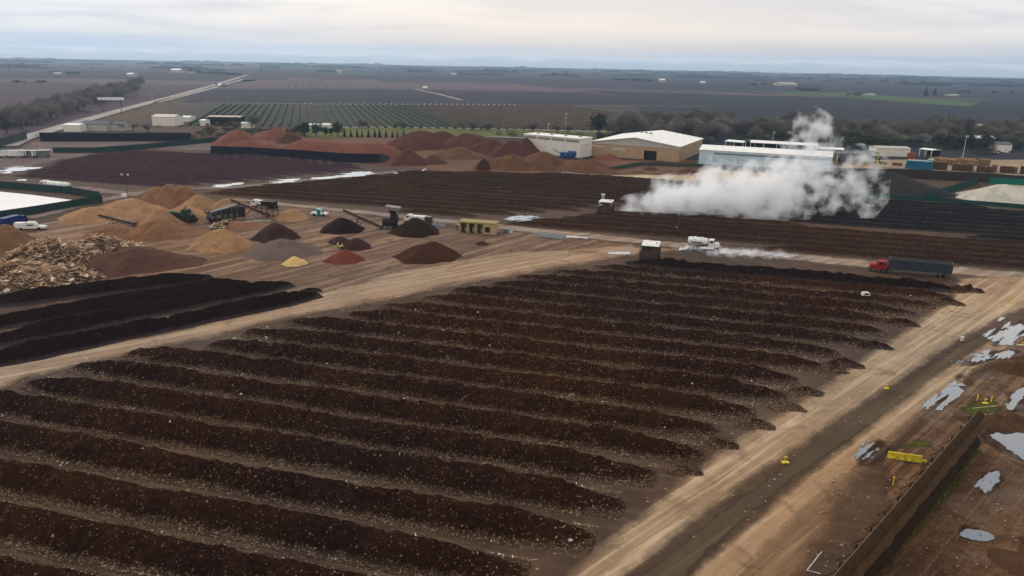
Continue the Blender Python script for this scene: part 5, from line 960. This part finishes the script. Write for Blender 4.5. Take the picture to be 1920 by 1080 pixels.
for x, y, h, k, lab in [(1122, 253, 38, 'ever', 'big dark rounded evergreen behind the white shed'), (1812, 276, 34, 'fir', 'tall dark fir above the pale yard'), (1775, 240, 24, 'cypress', 'narrow dark cypress in the right of the tree belt'), (1735, 180, 15, 'fir', 'lone fir on the far right field, left one'), (1752, 179, 13, 'fir', 'lone fir on the far right field, right one'),
                   (1800, 250, 26, 'ever2', 'olive evergreen left of the right edge houses'), (14, 251, 26, 'ever', 'dark evergreen at the left edge beside the grey green fence'), (358, 138, 12, 'ever', 'tall dark tree heading the far clump left of the highway'), (406, 163, 7, 'ever', 'small dark tree at the highway farmhouse'), (420, 165, 6, 'ever2', 'second small tree at the highway farmhouse'), (489, 134, 5, 'ever', 'lone dark tree right of the far end of the highway')]:
    tree(k, x, y, h, lab, None, 1.1)
for i in range(15): tree('ever', 366+i*6, 138+i*.35, rt.uniform(3.5, 7), 'dark tree in the far line left of the highway', 'far line of dark trees by the highway', 2.2)
for i in range(72): j = i*26/72; tree('pale' if i % 4 else 'bare2', 18+j*9.3+rt.uniform(-9, 9), 247-j*2.7+rt.uniform(-13, 3), 33-j*.5, 'pale brown bare tree in the row left of the highway', 'bare trees in the row left of the highway', 1.1)
for i, (x, y, h) in enumerate([(571, 256, 26), (594, 257, 24), (610, 256, 18), (633, 256, 26), (560, 252, 16), (622, 255, 15)]): tree('ever', x, y, h, 'dark evergreen standing behind the long flat topped bark heap', 'evergreens behind the bark heap', 1.0)
for i in range(12): tree('cypress', 646+i*11+(i % 3), 257+i*.2, rt.uniform(11, 16), 'small dark conifer in the row on the green verge', 'row of small conifers on the green verge', 1.2)
for i in range(24): tree(rt.choice(['ever2', 'shrub', 'dusty', 'ever2']), 365+i*9+rt.uniform(-3, 3), 256+rt.uniform(-6, 4), rt.uniform(8, 15), 'dusty green tree in the line beyond the left bark heap', 'trees beyond the left bark heap', 1.3)
for x, y, h in [(472, 240, 24), (440, 246, 18), (250, 246, 16), (278, 248, 15), (680, 242, 16), (755, 244, 15), (885, 246, 18), (915, 247, 16), (1000, 250, 20), (1045, 252, 18), (1065, 252, 20)]: tree('bare', x, y, h, 'round leafless tree standing along the country road', 'round bare trees on the country road', 1.3)
for i in range(15): tree('darkshrub', 940+i*13+rt.uniform(-4, 4), 256+i*.3+rt.uniform(-2, 2), rt.uniform(9, 14), 'dark clipped shrub in the hedge line behind the white shed', 'dark hedge behind the white shed', 1.2)
for i in range(12): tree('dusty', 405+i*19.5, 297+i*1.2, 12, 'pale dusty shrub against the black screen fence', 'dusty shrubs along the black screen fence', .8)
for i in range(26): tree('shrub', 80+i*11.5+rt.uniform(-4, 4), 260+rt.uniform(-2, 2), rt.uniform(8, 14), 'grey green shrub showing above the navy black fence', 'shrubs behind the navy black fence', 1.4)
for x, y, h in [(1740, 300, 12), (1760, 301, 10), (1840, 292, 15), (1852, 291, 16), (1828, 290, 12), (1865, 290, 12), (1240, 308, 10), (1297, 312, 9), (1834, 304, 10), (1851, 307, 9), (1640, 283, 8), (1700, 285, 9)]: tree('darkshrub', x, y, h, 'dark rounded shrub among the yards at right', 'dark shrubs among the right hand yards', 1.2)
for i in range(120):                                   # far tree clumps
    cx, cy, sp = rt.choice([(95, 139, 16), (135, 140, 10), (1165, 152, 12), (1190, 152, 10), (1215, 153, 8), (1520, 166, 14), (1420, 160, 12), (1600, 180, 14), (60, 156, 30), (160, 128, 60), (900, 128, 90), (1300, 140, 120), (1640, 150, 120), (300, 126, 80), (1080, 131, 60), (700, 126, 150), (1500, 150, 200), (1750, 160, 150), (40, 130, 120), (1000, 137, 120), (1850, 175, 60)])
    x = cx+rt.uniform(-sp, sp); p_ = 4 if cy > 135 else 2.2; tree(rt.choice(['ever', 'ever2']), x, cy+rt.uniform(-1, 1), p_*rt.uniform(.8, 1.4), 'tiny dark tree in the scattered far clumps on the plain', 'far scattered trees on the plain', 2.)
# vineyard rows running away towards the far end of the highway
vm = leaf_mat('vine_leaves', '#33432e', '#414f36'); vm2 = leaf_mat('vine_canes', '#54463c', '#5f5344')
def vine_rows():
    dr = P(455, 143)[:2]-P(140, 232)[:2]; dr /= np.linalg.norm(dr); nr = np.array([dr[1], -dr[0]]); o = P(470, 196)[:2]; far = [P(380, 196)[:2], P(900, 198)[:2]]; near = [P(380, 237)[:2], P(990, 245)[:2]]
    def hit(o_, seg): a, b = seg; e = b-a; M_ = np.array([[dr[0], -e[0]], [dr[1], -e[1]]]); return np.linalg.solve(M_, a-o_)[0]
    for i in range(-4, 58):
        q = o+nr*6.6*i; t1 = hit(q, far); t0 = hit(q, near); a = q+dr*(t0+3); b = q+dr*(t1-3); L = abs(t1-t0); n = max(6, int(L/9)); V = []; Fc = []
        for k in range(n+1):
            p = a+(b-a)*k/n; w_ = .55+.4*vn(k*.7, i*3.3, 2); h = 1.2+.8*vn(k*1.3, i*1.7, 3)
            for s_, z in ((-1, .1), (-.8, h), (.8, h), (1, .1)): V.append((p[0]+nr[0]*w_*s_, p[1]+nr[1]*w_*s_, z+.5))
        for k in range(n):
            for j in range(3): v = k*4+j; Fc.append((v, v+4, v+5, v+1))
        mesh_ = mesh_np('vine_row', V, Fc, vm if i < 27 else vm2, origin=(a[0], a[1], 0)); props(mesh_, 'green vine row in the striped vineyard beyond the country road' if i < 27 else 'brown leafless vine row in the striped vineyard', 'vine row', 'green vineyard rows' if i < 27 else 'leafless vineyard rows')
        if 0 <= i < 48: e = empty('row_marker', (b[0]+dr[0]*6, b[1]+dr[1]*6, 0), label='white marker at the far end of a vineyard row', cat='marker', group='white row end markers'); m = MB(); m.box((0, 0, 1.2), (1.3, 1.3, 1.4)); m.build('box', paint_w, e); m = MB(); m.tube((0, 0, 0), (0, 0, .6), .3); m.build('post', steel, e)
vine_rows()
# ---------------------------------------------------------------- lumber heap
def lumber(label, pk, ns):
    base = pile('lumber_heap', label, pk, pile_mat('heap_core', ['#3c2e25', '#55432f', '#6e5a42'], warm=False), .35, cat='lumber heap')
    base['kind'] = 'stuff'
    me = base.data; co = np.zeros(len(me.vertices)*3); me.vertices.foreach_get('co', co); co = co.reshape(-1, 3); co = co[co[:, 2] > .15]; r = random.Random(8)
    for nm, mat, n, lr, wr in (('board', None, ns[0], (.8, 3.2), (.07, .22)), ('sheet', 1, ns[1], (.9, 2.1), (.45, 1.1)), ('branch', 2, ns[2], (1.2, 4.2), (.02, .05))):
        m = MB()
        for i in range(n):
            c = co[r.randrange(len(co))]; rz = r.gauss(.5, 1.1) if r.random() < .4 else r.random()*3.14; m.box((c[0]+r.gauss(0, .4), c[1]+r.gauss(0, .4), c[2]+r.uniform(.0, .45)), (r.uniform(*lr), r.uniform(*wr), .05 if mat != 2 else .05), rz, r.gauss(0, .35), rx=r.gauss(0, .35) if mat != 1 else r.gauss(0, .25))
        t = NT(nm+'_wood'); v = t.n('TexVoronoi', {'Vector': t.obj(), 'Scale': .8}); s_ = t.n('SeparateColor', {0: v.outputs['Color']}).outputs[0]
        cc = {None: ('#8a6a50', '#dcb690'), 1: ('#9d8c72', '#e4d5b8'), 2: ('#43362c', '#705c48')}[mat]; t.col(t.mix(s_, alb(cc[0]), alb(cc[1])))
        k = m.build(nm, t.m, base); k['kind'] = 'stuff'
lumber('huge heap of splintered lumber, boards and branches at the left edge', [(30, 552, 200, 492, .8), (100, 520, 200, 452, .8), (190, 484, 130, 443, .7), (-60, 560, 200, 480, .8), (60, 560, 150, 505), (130, 545, 110, 500)], (3800, 260, 1000))
lumber('small grey brown heap of scrap wood in front of the grinder', [(420, 431, 44, 417, .8)], (160, 30, 160))
lumber('dark brush heap between the feed hopper and the grinder', [(398, 412, 40, 396, .8)], (60, 8, 420))
# ---------------------------------------------------------------- lower right corner
def big_screen():
    A = wpt(1530, 1190); B = wpt(1818, 836); o = A; v = B-A; L = np.linalg.norm(v); rz = math.atan2(v[1], v[0]); t = empty('windbreak_fence', (o[0], o[1], 0), rz, label='tall brown fabric windbreak fence with three sagging bands at lower right', cat='fence')
    n = int(L/.5); hs = [q*1.26 for q in (0, .35, .8, 1.25, 1.6, 1.75, 2.1, 2.6, 3.0, 3.2, 3.5, 4.0, 4.5)]; bul = [.0, .75, 1.1, .8, .25, .0, .7, 1.0, .5, .0, .6, .8, .05]
    mt = NT('windbreak_fabric'); p = mt.obj(); nn = mt.noise(p, 1.2, 4); mt.col(mt.mix(mt.rng(nn, .3, .7), alb('#3c2a1a'), alb('#543d27'))); mt.bump(nn, .4, .1)
    shade_tones = {0: ('#2a1d12', '#38281a'), 5: ('#4a3623', '#5e4730'), 9: ('#38281a', '#4a3724')}  # darker and lighter band colours imitate shading of the sagging folds
    tiers = [(0, 5), (5, 9), (9, 12)]
    for a_, b_ in tiers:
        mt = NT('windbreak_fabric'); p = mt.obj(); nn = mt.noise(p, 1.2, 4); mt.col(mt.mix(mt.rng(nn, .3, .7), alb(shade_tones[a_][0]), alb(shade_tones[a_][1]))); mt.bump(nn, .4, .1)
        V = []; Fc = []; r_ = b_-a_+1
        for i in range(n+1):
            x = L*i/n; pz = .14*abs(math.sin(math.pi*x/4))+.12*vn(x*.4, a_*3., 1)
            for k in range(a_, b_+1): V.append((x, -bul[k]*(1+1.2*pz)-.25*pz, hs[k]+.0*pz-.12*pz*(k/12)))
        for i in range(n):
            for k in range(r_-1): q = i*r_+k; Fc.append((q, q+r_, q+r_+1, q+1))
        mesh_np('fabric_band', V, Fc, mt.m, t, smooth=True)
        k = MB(); k.tube((0, -.06-.12*(a_ > 0), hs[b_]), (L, -.06-.12*(a_ > 0), hs[b_]), .045, n=6); k.build('cable', plain('pale_cable', '#7b664a', .7), t)
    for i in range(int(L/4)+1):
        x = min(L, i*4.); m = MB(); m.tube((x, .15, 0), (x, .15, 5.7), .08); m.build('post', wood if False else dark_steel, t)
        m = MB(); m.tube((x, .2, 3.3), (x+.2, 3.0, .05), .05, n=6); m.build('brace', dark_steel, t)
    m = MB(); m.tube((L-.3, .5, 5.7), (L+3.4, -1.6, 5.6), .05, n=6); m.build('top_pole', plain('pale_pole', '#b7a878', .7), t)
big_screen()
def barrier():
    t = thing('jersey_barrier', 'long yellow water filled barrier lying beside the windbreak fence', 'barrier', 1664, 858, (1720, 866)); m = MB(); L = 4.15
    m.prism([(0, 0), (0, 0)], 0, 0) if False else None
    prof = [(-.3, 0), (.3, 0), (.3, .12), (.13, .45), (.09, .95), (-.09, .95), (-.13, .45), (-.3, .12)]; V = [(0, y, z) for y, z in prof]+[(L/2-.03, y, z) for y, z in prof]; n = 8
    for x0 in (0, L/2+.03): k = MB(); k.add([(x+x0, y, z) for x, y, z in V], [(i, (i+1) % n, n+(i+1) % n, n+i) for i in range(n)]+[tuple(range(n-1, -1, -1)), tuple(range(n, 2*n))]); k.build('section', yellow, t)
    m = MB(); [m.box((q, -.2, .3), (.12, .12, .2)) for q in (1.0, 1.3, 2.9, 3.2)]; m.build('slot', dark_steel, t); m = MB(); m.box((L+.35, 0, .25), (.5, .25, .3), ry=.4); m.build('end_piece', yellow, t)
barrier()
def post(label, x, y, h=1.1, r=.09, group='yellow posts at lower right', lean=0.): t = thing('bollard', label, 'post', x, y, None, group); m = MB(); m.tube((0, 0, 0), (lean, 0, h), r, n=10); m.build('pipe', yellow, t); m = MB(); m.tube((lean, 0, h), (lean, 0, h+.05), r*1.15, n=10); m.build('cap', yellow, t)
post('yellow post standing in the mud left of the windbreak fence', 1674, 911, 1.25); post('yellow post on the grass mound, left one', 1832, 751, .9); post('yellow post on the grass mound, right one', 1858, 754, 1.0)
def valve(label, x, y, s=1.): t = thing('standpipe', label, 'pipe', x, y, None, 'yellow standpipes'); m = MB(); m.tube((0, 0, 0), (0, 0, .9*s), .07*s, n=8); m.tube((0, 0, .85*s), (.3*s, -.1, .85*s), .07*s, n=8); m.build('pipe', yellow, t); m = MB(); m.box((.1*s, 0, .1), (.9*s, .5*s, .16)); m.build('base', yellow, t); m = MB(); m.tube((-.2*s, 0, .95*s), (.2*s, 0, .95*s), .05, n=6); m.build('handle', yellow, t)
valve('yellow standpipe on the verge near the bottom', 1471, 868); valve('yellow standpipe halfway up the verge', 1661, 729, .8); valve('yellow standpipe at the top of the verge', 1898, 566, .8); valve('yellow bent pipe lying on the grass mound', 1846, 757, .9); valve('yellow marker pipe at the right edge', 1916, 648, .8)
t = thing('pipe', 'white plastic pipe lying left of the windbreak fence', 'pipe', 1513, 1071, (1560, 1028)); m = MB(); m.tube((0, 0, .15), (3.1, 0, .9), .045); m.build('tube', paint_w, t); m = MB(); m.tube((0, 0, .12), (.5, -1.2, .12), .045); m.build('bent_end', paint_w, t)
t = thing('junction_box', 'small white electrical box on the verge beside the haul road', 'box', 1803, 640, None); m = MB(); m.box((0, 0, .5), (.5, .35, .7)); m.build('case', plain('pale_box', '#cfb9a6', .6), t); m = MB(); m.box((0, 0, .9), (.6, .45, .06)); m.build('lid', paint_w, t); m = MB(); m.tube((-.15, 0, 0), (-.15, 0, .2), .05); m.build('leg', steel, t)
t = thing('camper_shell', 'grey white plastic shell lying on a far windrow near its right end', 'shell', 1621, 566, None, z=1.6); m = MB(); m.prism([(-.9, 0), (.9, 0), (.6, .7), (-.7, .7)], -.5, .5); m.build('shell', plain('pale_shell', '#c4c0b6', .5), t); m = MB(); m.box((0, -.5, .35), (1, .04, .35)); m.build('window', glass, t)
sc_ = plain('pale_scrap', '#a5907a', .8)
def litter2():
    m = MB(); r = random.Random(3)
    for (x0, y0, x1, y1, n) in [(1700, 860, 1920, 1075, 260), (1470, 880, 1680, 1070, 120), (1370, 985, 1480, 880, 60), (1480, 560, 1800, 700, 200), (1840, 620, 1920, 800, 120), (1480, 900, 1800, 690, 90)]:
        for i in range(n): p = P(x0+(x1-x0)*r.random(), y0+(y1-y0)*r.random()); s = .02+.13*r.random()**4; m.box((p[0], p[1], .16+s*.3), (s*2, s, s*.6), r.random()*3)
    q = m.build('gravel_scraps', sc_); props(q, 'scattered pale stones and scraps on the muddy ground at right', 'scraps', kind='stuff')
litter2()
def berm(label, pk, mat, name='dirt_mound', am=.6): pile(name, label, pk, pm[mat] if mat in pm else bpy.data.materials[mat], am, 'dirt mounds at the right edge')
berm('dark wet dirt bank above the big puddle', [(1850, 808, 110, 786, .5), (1900, 808, 120, 780, .5)], 'umber'); berm('dark dirt mound at the right edge beyond the puddles', [(1905, 705, 100, 680, .5), (1950, 700, 100, 668)], 'umber'); berm('low dark bank in the bottom right corner', [(1915, 1085, 130, 1045, .7), (1970, 1070, 120, 1000)], 'umber')
# ---------------------------------------------------------------- tall poles, bird, billboard
def bird():
    p = PY(1630, 387, P(1630, 420)[1]); t = empty('gull', tuple(p), .6, label='white gull flying low over the black windrows', cat='bird'); 
    V = []; Fc = []; n = 8
    for x, r in ((-.42, .02), (-.2, .09), (.05, .12), (.25, .09), (.36, .07), (.48, .015)):
        for i in range(n): a = 2*math.pi*i/n; V.append((x, r*math.cos(a), r*.9*math.sin(a)))
    Fc = [(j*n+i, j*n+(i+1) % n, (j+1)*n+(i+1) % n, (j+1)*n+i) for j in range(5) for i in range(n)]+[tuple(range(n)), tuple(range(5*n, 6*n))]
    wm = plain('white_feather', '#dedddb', .8); k = mesh_np('body', V, Fc, wm, t, smooth=True)
    for s in (-1, 1):
        m = MB(); m.add([(.2, s*.08, .05), (-.12, s*.08, .05), (-.1, s*.6, .3), (.18, s*.6, .34), (-.3, s*1.15, .16), (.0, s*.62, .36), (.2, s*.08, .09), (-.12, s*.08, .08), (-.1, s*.6, .33), (.18, s*.6, .37), (-.28, s*1.15, .18)], [(0, 1, 2, 3), (6, 7, 8, 9), (3, 2, 4), (9, 8, 10), (0, 3, 9, 6), (1, 2, 8, 7), (3, 4, 10, 9), (2, 4, 10, 8)]); m.build('wing', wm, t)
    m = MB(); m.prism([(-.4, -.01), (-.62, -.02), (-.62, .02), (-.4, .02)], -.1, .1); m.build('tail', wm, t); m = MB(); m.tube((.46, 0, 0), (.56, 0, -.02), .02, .005, 6); m.build('beak', yellow, t); t.scale = (1.6, 1.6, 1.6)
bird()
for i, (x, y, h, lab) in enumerate([(1060, 250, 36, 'tall white flagpole behind the white shed'), (1138, 245, 20, 'second white pole right of the big dark evergreen'), (1028, 246, 14, 'short lamp pole left of the tall flagpole'), (286, 191, 13, 'lamp pole beside the highway'), (228, 216, 12, 'dark pole left of the highway'), (1447, 278, 30, 'thin pole rising behind the open white shed'), (1804, 300, 44, 'pale tall pole standing before the dark fir'), (1567, 245, 16, 'pole beside the steam top')]):
    t = thing('pole', lab, 'pole', x, y, None); hh = h/ppm(x, y); m = MB(); m.tube((0, 0, 0), (0, 0, hh), .16, .1); m.build('shaft', paint_w if 'white' in lab or 'pale' in lab or 'lamp' in lab else dark_steel, t); m = MB(); m.box((.5, 0, hh), (1.6, .4, .4)); m.build('head', paint_w, t)
p = P(186, 214); t = thing('billboard', 'long white billboard standing over the row of bare trees', 'billboard', 186, 210, (219, 210)); m = MB(); q = PY(186, 187, P(186, 210)[1]); m.box((11, 0, q[2]+1), (22, .4, 2.6)); m.build('panel', paint_w, t)
for xx in (3, 19): m = MB(); m.tube((xx, .3, 0), (xx, .3, q[2]), .25); m.build('post', dark_steel, t)
for o in list(sc.objects):                            # prototypes that stayed at the origin unused
    pass
# ---------------------------------------------------------------- steam
def steam(name, label, blobs, dens, lo, hi, ns=.09):
    t = bpy.data.materials.new(name); t.use_nodes = True; N = t.node_tree.nodes; L = t.node_tree.links; N.clear()
    out = N.new('ShaderNodeOutputMaterial'); pv = N.new('ShaderNodeVolumePrincipled'); L.new(pv.outputs[0], out.inputs['Volume'])
    pv.inputs['Color'].default_value = (1, 1, 1, 1); pv.inputs['Anisotropy'].default_value = .3
    geo = N.new('ShaderNodeNewGeometry')
    def nz(scale, det, src):
        n = N.new('ShaderNodeTexNoise'); n.inputs['Scale'].default_value = scale; n.inputs['Detail'].default_value = det; n.inputs['Roughness'].default_value = .55; L.new(src, n.inputs['Vector']); return n
    w1 = nz(.07, 1, geo.outputs['Position']); sb = N.new('ShaderNodeVectorMath'); sb.operation = 'SUBTRACT'; L.new(w1.outputs['Color'], sb.inputs[0]); sb.inputs[1].default_value = (.5, .5, .5)
    ws = N.new('ShaderNodeVectorMath'); ws.operation = 'SCALE'; L.new(sb.outputs[0], ws.inputs[0]); ws.inputs[3].default_value = 9 if len(blobs) > 5 else 4
    wp = N.new('ShaderNodeVectorMath'); wp.operation = 'ADD'; L.new(geo.outputs['Position'], wp.inputs[0]); L.new(ws.outputs[0], wp.inputs[1])
    acc = None
    for (c, r, k) in blobs:
        s = N.new('ShaderNodeVectorMath'); s.operation = 'SUBTRACT'; L.new(wp.outputs[0], s.inputs[0]); s.inputs[1].default_value = tuple(c)
        dv = N.new('ShaderNodeVectorMath'); dv.operation = 'DIVIDE'; L.new(s.outputs[0], dv.inputs[0]); dv.inputs[1].default_value = tuple(r)
        ln = N.new('ShaderNodeVectorMath'); ln.operation = 'LENGTH'; L.new(dv.outputs[0], ln.inputs[0])
        m = N.new('ShaderNodeMapRange'); L.new(ln.outputs['Value'], m.inputs[0]); m.inputs[1].default_value = 0; m.inputs[2].default_value = 1.25; m.inputs[3].default_value = k; m.inputs[4].default_value = 0
        if acc is None: acc = m.outputs[0]
        else:
            a = N.new('ShaderNodeMath'); a.operation = 'SMOOTH_MAX' if False else 'MAXIMUM'; L.new(acc, a.inputs[0]); L.new(m.outputs[0], a.inputs[1]); acc = a.outputs[0]
    n2 = nz(ns*2.3, 4, geo.outputs['Position'])
    b = N.new('ShaderNodeMath'); b.operation = 'SUBTRACT'; L.new(n2.outputs[0], b.inputs[0]); b.inputs[1].default_value = .5
    b2 = N.new('ShaderNodeMath'); b2.operation = 'MULTIPLY_ADD'; L.new(b.outputs[0], b2.inputs[0]); b2.inputs[1].default_value = 2.6; L.new(acc, b2.inputs[2])
    m = N.new('ShaderNodeMapRange'); L.new(b2.outputs[0], m.inputs[0]); m.inputs[1].default_value = .16; m.inputs[2].default_value = 1.05; m.inputs[3].default_value = 0; m.inputs[4].default_value = dens*1.1
    gate = N.new('ShaderNodeMath'); gate.operation = 'GREATER_THAN'; L.new(acc, gate.inputs[0]); gate.inputs[1].default_value = .01
    g2 = N.new('ShaderNodeMath'); g2.operation = 'MULTIPLY'; L.new(m.outputs[0], g2.inputs[0]); L.new(gate.outputs[0], g2.inputs[1]); L.new(g2.outputs[0], pv.inputs['Density'])
    mb = MB(); c = [(lo[i]+hi[i])/2 for i in range(3)]; mb.box((0, 0, 0), [hi[i]-lo[i] for i in range(3)])
    o = mb.build(name, t); o.location = c; return props(o, label, 'steam', kind='stuff')
def blob(x, y, Y, rx, rz, ry=None, k=1.): c = PY(x, y, Y); return (c, (rx, ry or rx, rz), k)
YS = P(1165, 398)[1]
B = [blob(1178, 391, YS, 5, 2.6, 3, .9), blob(1215, 384, YS, 8, 4, 5), blob(1262, 376, YS, 10, 6, 7), blob(1320, 370, YS-1, 13, 9, 8), blob(1385, 378, YS-3, 14, 8, 8), blob(1335, 348, YS+2, 9, 8, 7, .9),
     blob(1415, 352, YS, 11, 10, 8), blob(1462, 362, YS-2, 11, 11, 8, .9), blob(1240, 348, YS+3, 5, 4.5, 4, .75), blob(1475, 325, YS+1, 10, 8, 7, .75), blob(1530, 345, YS, 11, 11, 8, .48), blob(1590, 352, YS, 12, 9, 8, .36), blob(1610, 310, YS, 9, 7, 7, .22),
     blob(1520, 300, YS+2, 9, 8, 7, .5), blob(1542, 262, YS+3, 7, 9, 6, .58), blob(1530, 232, YS+3, 7, 6, 5, .54), blob(1495, 268, YS+3, 6, 4, 5, .4), blob(1440, 400, YS-6, 14, 4, 7, .7)]
lo = [min(b[0][i]-b[1][i]*1.25-3 for b in B) for i in range(3)]; hi = [max(b[0][i]+b[1][i]*1.25+3 for b in B) for i in range(3)]; lo[2] = .3
st = steam('steam_cloud', 'thick white steam billowing behind the far windrow turner', B, .42, lo, hi)
Y2 = P(1400, 482)[1]
B = [blob(1290, 466, Y2, 4, .9, 2.5, .5), blob(1350, 472, Y2, 6, 1.2, 2.5, .55), blob(1400, 476, Y2, 7, 1.6, 3, .6), blob(1455, 480, Y2-2, 6, 1.3, 2.5, .5)]
lo = [min(b[0][i]-b[1][i]*1.25-1 for b in B) for i in range(3)]; hi = [max(b[0][i]+b[1][i]*1.25+1 for b in B) for i in range(3)]; lo[2] = .3
s2 = steam('ground_steam', 'thin steam wisp over the black windrow beside the service road', B, .35, lo, hi, .2)
for o in (st, s2): o.active_material.cycles.volume_step_rate = 0.12 if o is st else .1
# ---------------------------------------------------------------- haze
def haze():
    m = bpy.data.materials.new('haze'); m.use_nodes = True; N = m.node_tree.nodes; L = m.node_tree.links; N.clear()
    out = N.new('ShaderNodeOutputMaterial'); pv = N.new('ShaderNodeVolumePrincipled'); L.new(pv.outputs[0], out.inputs['Volume'])
    pv.inputs['Color'].default_value = (.56, .76, 1, 1); pv.inputs['Density'].default_value = 1.0e-4; pv.inputs['Anisotropy'].default_value = .55
    mb = MB(); mb.box((0, 0, 0), (31000, 16500, 301)); o = mb.build('haze', m); o.location = (0, 7700, 149.5); props(o, kind='stuff', label='pale blue haze over the plain', cat='haze')
haze()
